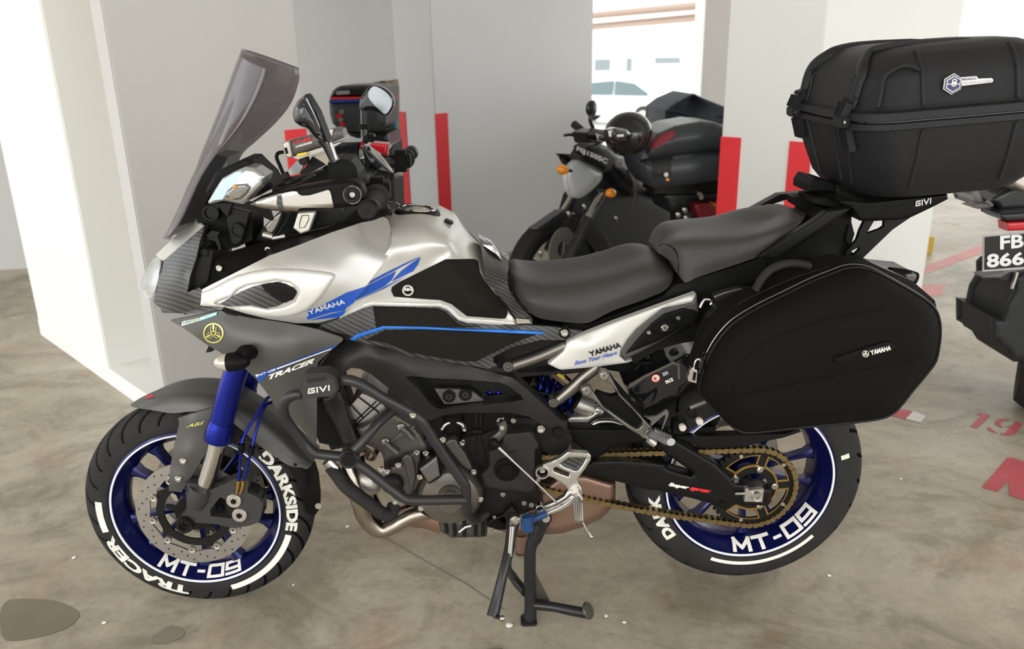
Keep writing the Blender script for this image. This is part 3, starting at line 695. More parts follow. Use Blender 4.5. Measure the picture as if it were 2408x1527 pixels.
# --- sprocket + chain
SY = -.098
def sproc():
    N = 44; rp = .1105; O = []
    for k in range(N):
        for t, r in ((0, rp+.006), (.22, rp+.004), (.4, rp-.004), (.6, rp-.004), (.78, rp+.004)): a = 2*math.pi*(k+t)/N; O.append((r*math.cos(a), r*math.sin(a)))
    hol = []
    for k in range(5):
        a0 = math.radians(72*k+40); lp = []
        for i in range(9): a = a0-math.radians(27)+math.radians(54)*i/8; lp.append((.091*math.cos(a), .091*math.sin(a)))
        for i in range(9): a = a0+math.radians(24)-math.radians(48)*i/8; lp.append((.066*math.cos(a), .066*math.sin(a)))
        hol.append(lp)
    o = platexz('sprocket', BK, ENGD, rc, [O, circ(.040, 40)]+hol, SY-.003, .006)
    for k in range(5):
        lp = hol[k]; c = np.mean(lp, 0); big = [tuple(c+(np.array(p)-c)*1.14) for p in lp]
        platexz('gold_rim', o, GOLDB, rc, [big, [tuple(c+(np.array(p)-c)*1.0) for p in lp]], SY-.0055, .003)
        a = math.radians(72*k+76-72); me_c = (rc[0]+.056*math.cos(a), SY-.010, rc[2]+.056*math.sin(a)); lathe('sprocket_nut', o, CHROME, me_c, [(.001, -.005), (.005, -.005), (.0055, 0), (.0095, 0), (.0095, .008)], 6, ang=20)
        a = math.radians(72*k+112); lathe('rivet', o, ALU, (rc[0]+.098*math.cos(a), SY-.005, rc[2]+.098*math.sin(a)), [(.001, -.001), (.005, -.001), (.0055, .004)], 12)
    platexz('gold_ring', o, GOLDB, rc, [circ(.0645, 60), circ(.0605, 60)], SY-.006, .004)
    return o
SPR = sproc()
def chain():
    ca = Vector((rc[0], SY, rc[2])); cb = FR.U(1258, 1107, SY); r1 = .1105; r2 = .0425
    d = ca-cb; L = math.hypot(d.x, d.z); th = math.atan2(d.z, d.x); al = math.asin((r1-r2)/L)
    pts = []; t0 = th+math.pi/2+al; t1 = th-math.pi/2-al
    for i in range(41): a = t0+(t1-t0)*i/40; pts.append((ca.x+r1*math.cos(a), ca.z+r1*math.sin(a)))
    b0 = th-math.pi/2-al; b1 = th-3*math.pi/2+al
    e0 = pts[-1]; s1 = (cb.x+r2*math.cos(b0), cb.z+r2*math.sin(b0))
    for i in range(1, 30): t = i/30; pts.append((e0[0]+(s1[0]-e0[0])*t, e0[1]+(s1[1]-e0[1])*t-.012*math.sin(math.pi*t)))
    for i in range(21): a = b0+(b1-b0)*i/20; pts.append((cb.x+r2*math.cos(a), cb.z+r2*math.sin(a)))
    pts = np.array(pts); pts = np.vstack([pts, pts[:1]]); s = np.r_[0, np.cumsum(np.hypot(*np.diff(pts, axis=0).T))]; n = int(round(s[-1]/.015875/2))*2
    q = [(np.interp(k*s[-1]/n, s, pts[:, 0]), np.interp(k*s[-1]/n, s, pts[:, 1])) for k in range(n)]
    v, f = tubemesh([(a, SY, b) for a, b in q], .0045, 8, closed=True, flat=1.2); o = fromdata('drive_chain', v, f, ENGD, BK, 40, recalc=True)
    def lk(gap, w):
        lp = []
        for i in range(7): a = math.pi/2+math.pi*i/6; lp.append((w*math.cos(a)-.0079, w*math.sin(a)))
        lp += [(0, -w*.66)]
        for i in range(7): a = -math.pi/2+math.pi*i/6; lp.append((w*math.cos(a)+.0079, w*math.sin(a)))
        lp += [(0, w*.66)]
        V = []; F = []; m = len(lp)
        for sy in (-1, 1):
            k = len(V); y0, y1 = sy*gap, sy*(gap+.0018)
            V += [(a, y0, b) for a, b in lp]+[(a, y1, b) for a, b in lp]; F += [tuple(k+i for i in range(m)), tuple(k+m+i for i in range(m))[::-1]]+[(k+i, k+(i+1) % m, k+m+(i+1) % m, k+m+i) for i in range(m)]
        return V, F
    for g_, nm in ((.0105, 0), (.0078, 1)):
        V, F = lk(g_, .0072)
        if nm == 0:
            for x in (-.0079, .0079):
                k = len(V); V += [(x+.003*math.cos(i*math.pi/4), -.0138, .003*math.sin(i*math.pi/4)) for i in range(8)]+[(x+.003*math.cos(i*math.pi/4), -.0105, .003*math.sin(i*math.pi/4)) for i in range(8)]; F += [tuple(k+i for i in range(8))]+[(k+i, k+(i+1) % 8, k+8+(i+1) % 8, k+8+i) for i in range(8)]+[(k+8, k+9, 16+(3 if x < 0 else 11))]
        for (i_, j_) in ((7, 8), (15, 0)): F.append((i_, j_, 32+j_, 32+i_))
        base = fromdata('chain_link', V, F, GOLD, o, 40); me = base.data
        for k in range(nm, n, 2):
            a = np.array(q[k]); b = np.array(q[(k+1) % n]); w = base if k == nm else link('chain_link', me, None, o); m_ = (a+b)/2; w.location = (m_[0], SY, m_[1]); w.rotation_euler = (0, -math.atan2(b[1]-a[1], b[0]-a[0]), 0)
    return o
chain()
# --- fork
def seg3(s, y): return [FR.U(*p) for p in P(s, y)]
fy = -.105
UT = tube('fork_outer_tube', BK, BLUE, 'C 1035,-60 990,80 955,190 928,300 905,390', .0285, fy, 24, sm=3, mir=True)
tube('fork_collar', BK, BLUE, 'C 918,352 905,395 893,445 888,468', [.029, .0325, .034, .033], fy, 24, sm=2, mir=True)
tube('fork_inner_tube', BK, CHROME, 'C 893,450 868,560 838,660 800,770', .0215, fy, 24, sm=0, mir=True)
prism('fork_lower', BK, mat('fork_grey', (.050, .049, .046), .42, .3, spec=.3), 'C 690,740 745,745 780,775 832,790 870,775 1000,715 1060,705 1085,740 1075,800 1140,830 1175,870 1165,930 1150,985 1090,1010 985,1025 880,1000 740,990 715,1035 680,1050 645,1035 635,1000 655,950 690,930 695,850 700,790', fy-.018, fy+.022, .006, seg=3, mir=True, holes=('C 905,830 840,910 845,950 980,965 1060,985 1000,900 945,850',))
tube('fork_clamp', BK, MATS['fork_grey'], 'C 790,765 770,830 755,880', [.030, .030, .024], fy-.006, 20, sm=2)
lathe('axle_boss', BK, ENGD, FR.U(*P('C 683,1000', fy-.02)[0]), [(.001, -.004), (.011, -.004), (.012, -.010), (.021, -.010), (.023, -.004), (.023, .03)], 24)
disc('axle_bolt', BK, SATIN, 'C 683,1000', fy-.036, .011, .01, dish=.005, seg=6)
# calipers
cp = prism('brake_caliper', BK, ENGD, 'C 930,790 1050,770 1120,800 1170,850 1170,950 1140,1000 1040,1005 950,990 930,900', fy-.012, fy+.03, .008, seg=3, mir=True)
for s, r in (('C 988,858', .0185), ('C 1024,948', .0185)):
    disc('caliper_piston_cap', cp, ALU, s, fy-.026, r, .02, dish=.0, seg=32, label='bright caliper cap')
    c = FR.U(*P(s, fy-.0262)[0]); lp = [(.0085*(1 if i % 2 else .72)*math.cos(2*math.pi*i/12), .0085*(1 if i % 2 else .72)*math.sin(2*math.pi*i/12)) for i in range(12)]; platexz('cap_recess', cp, BLACK, c, [lp], -.0008, .001)
tube('brake_hose', BK, BLUE, 'C 1240,180:-.04 1190,220:-.06 1120,330:-.09 1062,430:-.11 1040,500:-.12 1030,620:-.12 1020,730:-.125', .0038, fy, 10)
tube('brake_hose', BK, BLUE, 'C 1230,230:-.05 1185,260:-.07 1140,380:-.1 1110,500:-.12 1080,620:-.12 1050,720:-.125', .0038, fy, 10)
for s in ('C 1022,725 1016,770 1008,810', 'C 1048,722 1046,765 1030,810'): tube('banjo_fitting', BK, GOLDB, s, [.005, .0045, .003], -.126, 8, sm=2)
for s in ('C 1040,495 1036,548', 'C 1105,510 1098,560'): tube('hose_clamp', BK, BLACK, s, .008, -.122, 10, sm=0)
tube('hose_bracket', BK, SATIN, 'C 1015,500 1030,480 1110,485 1135,510 1175,590', .0028, -.118, 8, sm=2)
# --- front mudguard
FG = 'dark grey mudguard'
md = loft('front_mudguard', BK, GREY, ['C 340,245:0 400,205:0 500,160:0 620,135:0 740,130:0 880,140:0 970,160:0 1060,195:0 1200,270:0 1330,380:0 1430,480:0 1500,570:0',
  'C 342,250:-.01 420,232:-.032 520,200:-.045 640,178:-.05 760,176:-.05 880,190:-.05 980,225:-.05 1080,285:-.05 1180,350:-.052 1280,440:-.052 1390,545:-.05 1492,605:-.04', 'C 345,254:-.015 410,258:-.045 500,245:-.06 630,235:-.068 760,225:-.07 880,240:-.07 980,290:-.07 1080,365:-.07 1180,440:-.07 1290,535:-.068 1390,600:-.064 1480,630:-.055',
  'C 347,258:-.02 400,272:-.05 480,282:-.065 600,300:-.075 720,290:-.08 850,290:-.083 950,340:-.083 1040,405:-.082 1140,495:-.08 1300,610:-.077 1370,640:-.074 1450,655:-.066'], solid=True)
surf('mudguard_stay', BK, GREY, 'C 640,330:-.088 890,258:-.088 885,300:-.09 850,430:-.098 810,560:-.1 730,690:-.1 660,800:-.1 580,790:-.095 590,640:-.095 615,500:-.092 645,370:-.09', ctrl='C 720,360:-.104 690,560:-.112 640,720:-.110 800,400:-.1', thick=.01, npts=260, mir=True)
bolt(BK, 'C 668,606 638,718', -.116, .0085)
surf('mudguard_extender', BK, SATIN, 'C 1300,600:-.072 1370,640:-.074 1440,655:-.068 1500,600:-.02 1525,680:-.01 1537,800:-.0 1535,900:-.01 1500,945:-.03 1450,930:-.05 1420,840:-.06 1390,740:-.064 1370,680:-.066', ctrl='C 1450,760:-.06', thick=.004)
disc('reflector_dot', BK, ALU, 'C 1522,888', -.03, .009, .003, seg=20)
bolt(BK, 'C 1262,596 1378,628', -.084, .004, SATIN)
txt('mudguard_lettering', BK, mat('letter_gold', (.62, .55, .16), .4), 'ABS', 'C 690,393 800,372 808,350 700,370', SURF['mudguard_stay'], .0022, shear=.3)
txt('mudguard_lettering', BK, RED, 'GP', 'C 425,206 480,205 488,188 450,180', SURF['front_mudguard'], .006, bold=.05)
# --- windscreen: near edge, middle, far edge at eight heights
def screen():
    rows = [((890, 208), (735, 95), (1092, 215)), ((868, 300), (668, 270), (1095, 300)), ((812, 430), (600, 455), (1045, 440)), ((735, 560), (535, 620), (950, 560)), ((640, 680), (480, 755), (820, 680)), ((556, 776), (445, 860), (742, 748)), ((470, 905), (400, 960), (690, 840)), ((405, 1040), (345, 1090), (600, 1000)), ((330, 1200), (280, 1230), (520, 1150)), ((262, 1300), (245, 1300), (450, 1250))]
    tr = lambda p, y: np.array(FR.U(300+p[0]/2.72625, 80+p[1]/2.72625, y))
    G_ = []
    R_ = [[tr(r[0], -.125), tr(r[1], 0), tr(r[2], .125)] for r in rows]; cols = list(zip(*R_)); cols = [cat3(c, 4) for c in cols]
    n = len(cols[0]); v = []; NS = 20
    for i in range(n):
        a, b, c = cols[0][i], cols[1][i], cols[2][i]
        for k in range(NS+1):
            s = -1+2*k/NS; w = abs(s)**1.7; e = a if s < 0 else c
            q = b+(e-b)*np.array([w, abs(s), w]); q[1] = b[1]+(e[1]-b[1])*abs(s)
            bl = .014*math.exp(-((abs(s)-.5)/.12)**2)*min(1, i/n*1.6); q[0] += bl
            v.append(q)
    m = NS+1; f = [(i*m+k, i*m+k+1, (i+1)*m+k+1, (i+1)*m+k) for i in range(n-1) for k in range(NS)]
    me = bpy.data.meshes.new('windscreen'); me.from_pydata([tuple(a) for a in v], [], f); me.update(); finish(me, 60)
    o = link('windscreen', me, SHIELD, BK); so = o.modifiers.new('thickness', 'SOLIDIFY'); so.thickness = .004; o['label'] = 'tall smoked grey windscreen'
    return o
screen()
surf('screen_mount', BK, GLOSS, 'A 560,775 642,790 636,870 560,960 500,1080 470,1180 420,1205 300,1240 350,1140 415,1050 405,1015 440,950 520,800', -.05, thick=.10, flatback=.05)
# --- headlight unit
surf('headlight_panel', BK, CARB, 'B 485,200:-.13 490,215:-.135 462,300:-.15 440,400:-.155 400,520:-.16 382,622:-.165 475,605:-.175 462,705:-.175 462,735:-.17 362,757:-.15 222,752:-.12 210,722:-.115 165,685:-.10 185,600:-.10 205,520:-.10 232,418:-.09', thick=.03, ctrl='B 330,500:-.15', mir=True)
surf('headlight_brow', BK, WHITE, 'B 180,380:-.02 250,315:-.02 340,230:-.02 428,158:-.03 450,166:-.07 487,200:-.133 420,262:-.12 320,345:-.10 233,418:-.092 205,408:-.06', thick=.01, mir=True)
hl = surf('headlight', BK, LENS, 'B 180,388:-.02 215,420:-.085 205,500:-.095 190,560:-.098 165,650:-.098 130,660:-.06 100,655:-.03 78,600:-.0 92,530:-.0 130,450:-.0', ctrl='B 120,560:-.05 150,470:-.05', thick=.006, r=1, mir=True, label='clear headlight lens')
surf('reflector', hl, STEEL, 'B 185,400:-.02 212,430:-.08 200,540:-.09 160,640:-.09 125,640:-.04 112,580:-.0 130,480:-.0', thick=.02)
surf('headlight_side_trim', BK, CARB, 'B 382,622:-.165 460,590:-.17 475,606:-.178 462,705:-.178 470,712:-.178 620,716:-.2 560,740:-.195 362,765:-.16 360,750:-.15 440,735:-.17', thick=.01)
prism('inner_bracket', BK, SATIN, 'B 470,380 500,340 560,350 545,440 520,570 470,600 395,655 382,620 440,400', -.14, -.02, .004)
disc('panel_screw', BK, SATIN, 'B 490,368', -.144, .010, .006, dish=.002)
# --- black inner panel along the top edge of the tank cover
surf('inner_fairing_panel', BK, BLACK, 'B 545,430:-.13 560,408:-.13 640,368:-.125 760,330:-.12 880,300:-.115 1100,250:-.11 1250,215:-.1 1340,185:-.09 1480,150:-.08 1560,115:-.06 1690,90:-.05 1680,115:-.08 1640,140:-.10 1500,175:-.14 1300,240:-.165 1160,295:-.175 900,390:-.18 700,490:-.18 560,560:-.18 478,602:-.18 470,585:-.17 530,535:-.15', thick=.006, npts=350, mir=True)
for s in ('B 585,468', 'B 898,350'): bolt(BK, s, -.165 if '585' in s else -.15, .0075, CHROME, 'round')
# --- tank cover (matt silver front half)
TC = surf('tank_cover', BK, SILVER, 'B 478,602:-.18 560,560:-.182 700,490:-.184 900,390:-.184 1160,295:-.178 1300,240:-.168 1500,175:-.142 1640,138:-.10 1668,160:-.11 1688,230:-.145 1692,300:-.172 1690,350:-.19 1655,410:-.205 1560,540:-.213 1480,640:-.216 1380,760:-.212 1350,782:-.21 1220,817:-.205 1080,820:-.205 900,792:-.205 760,757:-.203 620,716:-.198 465,705:-.18',
     ctrl='B 1300,400:-.205 1500,330:-.195 1100,400:-.20 900,470:-.205 1330,515:-.222 1200,690:-.222 1480,470:-.21', thick=.006, npts=700)
mirrored(TC)
IY = lambda x, y: SURF['tank_cover'](x, y)
INT = surf('intake_surround', BK, WHITE, 'B 467,702 473,625 560,585 640,540 700,512 800,487 920,470 1100,473 1240,487 1305,498 1330,512 1322,535 1290,582 1240,650 1200,692 1150,735 1100,758 1040,775 960,783 860,775 760,752 700,738 620,716 480,709',
     Y=IY, off=-.004, thick=.004, bulge=.007, br=9, npts=600, holes=('B 556,690 640,655 665,650 700,608 760,578 860,562 950,545 1040,560 1090,600 1098,630 1075,680 1010,712 900,728 790,705 640,712',), mir=True)
surf('intake_inner_top', BK, SILVER, 'B 655,655 690,600 750,565 860,552 950,540 1040,555 1100,600 1105,630 1060,640 1000,600 900,590 800,605 720,640', Y=IY, off=-.0015, thick=.004)
surf('intake_carbon', BK, CARB, 'B 540,712 600,690 655,655 720,618 800,585 865,568 900,600 940,660 995,692 960,712 860,728 790,712 640,716', Y=IY, off=-.002, thick=.004)
hm = surf('intake_grille', BK, ENGD, 'B 858,570 905,560 960,555 1010,565 1060,590 1084,612 1084,630 1060,668 992,692 935,655 880,612', Y=IY, off=-.0028, thick=.004)
def honey():
    V = []; F = []; pol = P('B 862,574 960,560 1050,592 1080,620 1055,662 992,686 935,650 885,612')
    s = 12.5/2.726*1.0; row = 0; y = 660.
    while y < 716:
        x = 612+(s*.87 if row % 2 else 0)
        while x < 700:
            if inside(pol, x, y):
                k = len(V); yy = float(SURF['tank_cover'](x, y)[0])-.0055
                for r_, dy in ((.98, 0), (.72, 0), (.72, .002)):
                    for i in range(6): a = math.pi/6+i*math.pi/3; V.append(FR.U(x+s*r_*math.cos(a), y+s*r_*math.sin(a), yy+dy))
                for q in (0, 6):
                    for i in range(6): F.append((k+q+i, k+q+(i+1) % 6, k+q+6+(i+1) % 6, k+q+6+i))
            x += s*1.74
        y += s*1.5; row += 1
    o = fromdata('honeycomb_mesh', V, F, SATIN, hm, 20); o['kind'] = 'stuff'
honey()
# --- rear half of the tank
TKY = 'X 1010,530:-.13 960,550:-.165 1060,560:-.14 1100,640:-.178 1160,700:-.185 1000,640:-.185 1040,600:-.175 940,620:-.19'
TANK = surf('fuel_tank', BK, mat('silver_light', (.58, .565, .53), .33, .45, var=.03, vs=4), 'X 900,520:-.07 906,508:-.03 918,500:0 945,491:0 972,488:0 1000,491:0 1034,506:0 1065,528:0 1100,556:0 1126,582:-.01 1134,604:-.05 1142,640:-.10 1153,668:-.13 1170,700:-.155 1190,728:-.165 1212,754:-.165 1214,764:-.165 1180,764:-.172 1099,758:-.18 1078,752:-.182 1052,728:-.185 1033,721:-.187 960,720:-.19 877,717:-.195 857,722:-.2 838,732:-.202 797,750:-.203 820,720:-.205 860,660:-.205 905,600:-.20 920,575:-.19 921,545:-.15', ctrl=TKY, solid=True, npts=900)
TY = SURF['fuel_tank']
surf('knee_edge_trim', BK, mat('tank_white_edge', (.74, .72, .68), .3, .3), 'X 806,745 857,714 878,709 960,711 1034,713 1056,721 1080,745 1101,750 1180,755 1208,757 1214,764 1180,765 1099,760 1078,754 1052,730 1033,722 960,721 877,719 857,724 797,750', Y=TY, off=-.004, thick=.01, bulge=.003, br=4)
KP = surf('knee_pad', BK, PAD, 'X 920,684 922,676 940,664 1048,611 1116,611 1124,616 1129,643 1140,662 1192,728 1194,738 1189,749 1180,750 1098,744 1062,716 1035,706 1000,704 926,698', Y=TY, off=-.004, thick=.008, bulge=.002, br=5, npts=400, mir=True)
platexz('pad_badge_ring', KP, WLET, FR.U(960, 681, float(TY(960, 681)[0])), [circ(.0125, 36), circ(.0112, 36)], -.0085, .001)
platexz('pad_badge_ring', KP, WLET, FR.U(960, 681, float(TY(960, 681)[0])), [circ(.0103, 36), circ(.0094, 36)], -.0085, .001)
txt('pad_badge_lettering', KP, WLET, 'R&G', 'X 951,685 969,684 969,676 951,677', TY, .009, bold=.04)
# filler cap
fcap = lathe('filler_cap', BK, SATIN, FR.U(982, 503, 0.0)+Vector((0, 0, .004)), [(.001, -.006), (.028, -.006), (.034, -.010), (.046, -.010), (.052, -.006), (.056, .006)], 48, ax=(.10, 0, .995))
lathe('cap_ring', fcap, CHROME, FR.U(982, 503, 0.0)+Vector((.0012, 0, .0125)), [(.036, -.0005), (.037, -.003), (.045, -.003), (.046, -.0005)], 48, ax=(.10, 0, .995))
lathe('cap_lock_cover', fcap, ALU, FR.U(982, 503, 0.0)+Vector((.0012, 0, .0125)), [(.001, -.003), (.016, -.003), (.018, -.0005)], 32, ax=(.10, 0, .995))
# blue stripes + lettering
for s in ('B 1150,737 1280,702 1270,692 1320,668 1400,625 1515,587 1545,574 1470,655 1448,690 1405,718 1392,738 1300,752 1160,796 1148,790 1152,778 1165,770',):
    surf('blue_stripe', BK, STRIPEB, s, Y=SURF['tank_cover'], off=-.0012, thick=.0006, npts=80)
surf('blue_stripe', BK, STRIPEB, 'B 1285,765 1380,742 1402,740 1380,768 1350,782 1170,800', Y=SURF['tank_cover'], off=-.0012, thick=.0006, npts=40)
for s in ('B 1452,678 1480,640 1548,575 1722,486 1695,540 1650,580 1500,655', 'B 1694,553 1755,484 1878,395 1862,440 1830,486', 'B 1545,570 1720,478 1872,394 1850,402 1640,504 1560,548', 'B 1450,685 1660,590 1700,566 1800,512 1700,560 1660,582'):
    surf('blue_stripe', BK, STRIPEB, s, Y=TY, off=-.0025, thick=.0006, npts=60)
txt('tank_lettering', BK, GREYL, 'YAMAHA', 'B 1165,768 1397,695 1388,662 1150,735', SURF['tank_cover'], .0026, bold=.025)
# --- knee trim behind the tank
surf('tank_rear_cover', BK, CARB, 'E 370,232:-.02 388,330:-.08 398,410:-.11 415,515:-.135 480,610:-.15 560,690:-.165 620,780:-.17 632,828:-.17 725,825:-.16 742,800:-.155 640,690:-.145 580,600:-.14 562,500:-.12 577,440:-.07 574,388:-.03 480,300:-.005', ctrl='', thick=.02, mir=True, npts=200)
surf('tank_rear_chrome', BK, CHROME, 'E 372,230:-.0 480,295:0 574,386:0 577,440:-.07 560,425:-.06 480,340:-.05 400,285:-.045', thick=.004, mir=True)
surf('chrome_foot', BK, CHROME, 'E 625,790 715,798 728,822 632,828', -.175, thick=.01)
box('tank_breather', BK, SATIN, FR.U(1056, 521, -.02), (.022, .03, .006), rot=(0, .45, 0))
# --- dark side fairing
SF = surf('side_fairing', BK, GREY, 'B 275,802:-.12 290,797:-.12 570,740:-.19 600,738:-.195 640,755:-.198 800,790:-.212 1000,820:-.22 1230,862:-.222 1365,908:-.222 1382,922:-.222 1376,935:-.222 1345,960:-.222 1222,1068:-.222 1214,1100:-.222 1212,1560:-.215 1205,1600:-.212 1195,1590:-.212 1100,1480:-.215 960,1370:-.218 910,1290:-.22 830,1185:-.222 740,1098:-.222 600,1010:-.21 520,965:-.19 360,852:-.145',
     ctrl='B 700,900:-.225 900,960:-.240 1100,940:-.238 1000,1100:-.235 1100,1300:-.225 540,850:-.20', thick=.006, npts=700, mir=True)
FY = SURF['side_fairing']
surf('fairing_stripe', BK, STRIPEB, 'B 822,1150 1000,1085 1345,958 1340,966 1330,975 1100,1060 900,1148 845,1200', Y=FY, off=-.0016, thick=.0006)
surf('fairing_stripe', BK, WLET, 'B 955,1108 1310,980 1302,988 958,1116', Y=FY, off=-.003, thick=.0006)
txt('fairing_lettering', BK, WLET, 'MT-09', 'B 842,1160 948,1122 948,1108 842,1145', FY, .0032, bold=.03, shear=.3)
surf('fairing_emblem', BK, WLET, 'B 818,1150 840,1146 832,1168', Y=FY, off=-.003, thick=.0006)
txt('fairing_lettering', BK, WLET, 'TRACER', 'B 906,1183 1192,1075 1200,1042 902,1152', FY, .003, bold=.05, shear=.35)
surf('edition_sticker', BK, mat('sticker_pale', (.66, .68, .54), .35), 'B 350,808 460,784 456,805 345,838', Y=FY, off=-.0016, thick=.0006)
surf('edition_sticker', BK, mat('sticker_teal', (.22, .62, .66), .35), 'B 462,784 575,745 570,768 458,806', Y=FY, off=-.0016, thick=.0006)
txt('sticker_lettering', BK, mat('ink_teal', (.25, .38, .34), .4), 'LIMITED', 'B 354,828 450,803 455,787 356,808', FY, .003, bold=.02)
txt('sticker_lettering', BK, WLET, 'EDITION', 'B 468,796 565,764 568,748 468,780', FY, .003, bold=.03)
EM = mat('emblem_gold', (.72, .66, .20), .25, .6)
def pcirc(cx_, cy_, r, n=36, a=0.): return [(cx_+r*math.cos(a+2*math.pi*i/n), cy_+r*math.sin(a+2*math.pi*i/n), 0) for i in range(n)]
ex_, ey_ = 300+550/2.72625, 460+883/2.72625
def emblem(par, m, cx_, cy_, R, Yf, off, th=.0008, nm='emblem'):
    em = surf(nm, par, m, pcirc(cx_, cy_, R), Y=Yf, off=off, thick=th, holes=[pcirc(cx_, cy_, R*.86)], npts=60); sub_ = em if par is BK else par
    for k in range(3):
        a = math.radians(-90+120*k); d = np.array([math.cos(a), math.sin(a)]); q = np.array([-d[1], d[0]])
        for lp in ([d*.88, d*.66+q*.13, d*.4+q*.06, d*.1+q*.06, d*.1-q*.06, d*.4-q*.06, d*.66-q*.13], [d*.62+q*.30, d*.6+q*.24, -d*.1+q*.16, -d*.1+q*.23], [d*.62-q*.30, d*.6-q*.24, -d*.1-q*.16, -d*.1-q*.23]):
            surf('emblem_fork', sub_, m, [(cx_+p[0]*R, cy_+p[1]*R, 0) for p in lp], Y=Yf, off=off, thick=th, npts=6)
emblem(BK, EM, ex_, ey_, 24.0, FY, -.0022)
surf('dark_gap_filler', BK, BLACK, 'D 120,230 160,110 300,60 400,70 330,280 250,330 200,420 130,420', -.09, thick=.18)  # black block added so the gap behind the fairing reads as shade
surf('fairing_edge', BK, SATIN, 'B 600,735 640,748 800,785 1000,815 1225,855 1422,905 1420,930 1385,925 1365,912 1230,868 1000,828 800,798 640,762', -.205, thick=.03)
surf('fairing_tip', BK, SATIN, 'B 500,1008 520,965 565,985 540,1002', -.18, thick=.01)
# indicator
tube('indicator_stalk', BK, BLACK, 'B 790,1005:-.235 750,1005:-.262 720,1030:-.275', [.017, .016, .014], 0, 16)
def ell(name, par, m, s, y, rad, rot=0., label=None, x0=-1, x1=1, seg=24):
    """ellipsoid shell between two cuts along its own long axis"""
    p = P(s, y)[0]; c = FR.U(*p); v = []; f = []; n = 14; cr, sr = math.cos(rot), math.sin(rot)
    for i in range(n+1):
        x = x0+(x1-x0)*i/n; r = math.sqrt(max(0, 1-x*x))
        if i in (0, n) and r < .3: r = max(r, .01)
        for k in range(seg):
            a = 2*math.pi*k/seg; q = (rad[0]*x, rad[1]*r*math.cos(a), rad[2]*r*math.sin(a)); v.append((c.x+q[0]*cr-q[2]*sr, c.y+q[1], c.z+q[0]*sr+q[2]*cr))
    f = [(i*seg+k, i*seg+(k+1) % seg, (i+1)*seg+(k+1) % seg, (i+1)*seg+k) for i in range(n) for k in range(seg)]+[tuple(range(seg)), tuple(n*seg+k for k in range(seg))]
    return fromdata(name, v, f, m, par, 40, recalc=True, label=label)
ind = ell('indicator', BK, BLACK, 'B 672,1068', -.275, (.040, .022, .021), .05, x0=-.25)
ell('indicator_lens', ind, mat('smoke_lens', (.50, .46, .38), .12, .3, coat=.5), 'B 672,1068', -.275, (.041, .0215, .0205), .05, x1=-.25, label='pale smoked lens')
# --- carbon panel below the tank
surf('side_panel', BK, CARB, 'X 747,774:-.2 755,765:-.2 797,750:-.198 857,722:-.192 877,717:-.188 960,719:-.184 1033,722:-.182 1052,730:-.18 1078,754:-.178 1099,760:-.176 1212,763:-.17 1300,769:-.165 1370,779:-.16 1362,784:-.16 1327,800:-.165 1272,800:-.17 1204,817:-.178 1160,840:-.182 1160,853:-.182 1170,859:-.182 1147,868:-.185 1130,864:-.185 1085,857:-.188 1023,847:-.19 959,837:-.192 904,815:-.195 857,808:-.197 826,800:-.199 780,785:-.2', ctrl='X 960,770:-.20 1080,790:-.197 1200,785:-.187', thick=.008, npts=500, mir=True)
PY = SURF['side_panel']
surf('side_panel_grip', BK, PAD, 'X 877,722 960,724 1030,727 1048,734 1074,760 1090,768 1130,768 1040,771 940,768 885,775', Y=PY, off=-.003, thick=.004, bulge=.001, br=3)
surf('side_panel_grip', BK, PAD, 'X 862,800 905,778 1000,776 1120,781 1260,788 1230,798 1196,812 1150,835 1120,850 1085,850 1023,840 959,828 905,806', Y=PY, off=-.003, thick=.004, bulge=.001, br=3)
surf('side_panel_stripe', BK, STRIPEL, 'X 822,799 840,786 901,767 960,768 1000,769 1102,774 1200,776 1282,781 1274,787 1200,784 1100,779 1000,775 960,774 905,774 850,792 832,802', Y=PY, off=-.0045, thick=.003, bulge=.001, br=2, label='light blue stripe on the carbon panel')
bolt(BK, 'E 962,893', -.178, .009, CHROME, 'round'); disc('bolt_cup', BK, BLACK, 'E 965,898', -.172, .0125, .01)
# --- frame
surf('main_frame', BK, FRAMEM, 'D 355,85:-.15 380,70:-.15 460,75:-.16 600,100:-.165 760,165:-.17 950,190:-.172 1130,222:-.172 1370,290:-.168 1480,318:-.165 1560,380:-.16 1640,450:-.158 1760,560:-.155 1850,640:-.15 1850,690:-.15 1700,650:-.155 1600,590:-.16 1480,562:-.165 1130,562:-.172 1000,580:-.172 920,612:-.172 880,600:-.17 820,540:-.17 760,480:-.17 690,430:-.17 600,370:-.17 500,290:-.17 430,258:-.17 370,252:-.17 300,300:-.165 262,330:-.16 170,420:-.15 140,380:-.15 140,250:-.15 200,180:-.15',
     ctrl='D 560,200:-.182 800,270:-.184 1100,270:-.182 1400,330:-.176 1300,540:-.178 860,480:-.182', thick=.05, npts=700, mir=True, holes=('D 742,312 800,308 920,322 1130,330 1400,352 1460,378 1540,440 1560,470 1490,484 1300,505 1080,525 985,538 940,520 900,480 840,405',))
surf('frame_recess', BK, SATIN, 'D 735,305 1420,345 1560,440 1580,480 1000,550 900,500', -.135, thick=.02, holes=('D 1270,440 1330,400 1440,420 1500,470 1350,480',))
surf('pivot_plate', BK, mat('grey_anodised', (.16, .155, .145), .35, .8), 'D 945,395 1180,402 1222,425 1285,478 1060,500 1012,500', -.160, thick=.012)
for s in ('D 1045,452', 'D 1158,440'): disc('mount_bolt', BK, SATIN, s, -.168, .0155, .012, dish=-.002); bolt(BK, s, -.170, .0085, ENG)
tube('rear_spring_peek', BK, BLUE, 'D 1290,460 1330,420 1350,470 1390,420 1410,465', .006, -.09, 8)
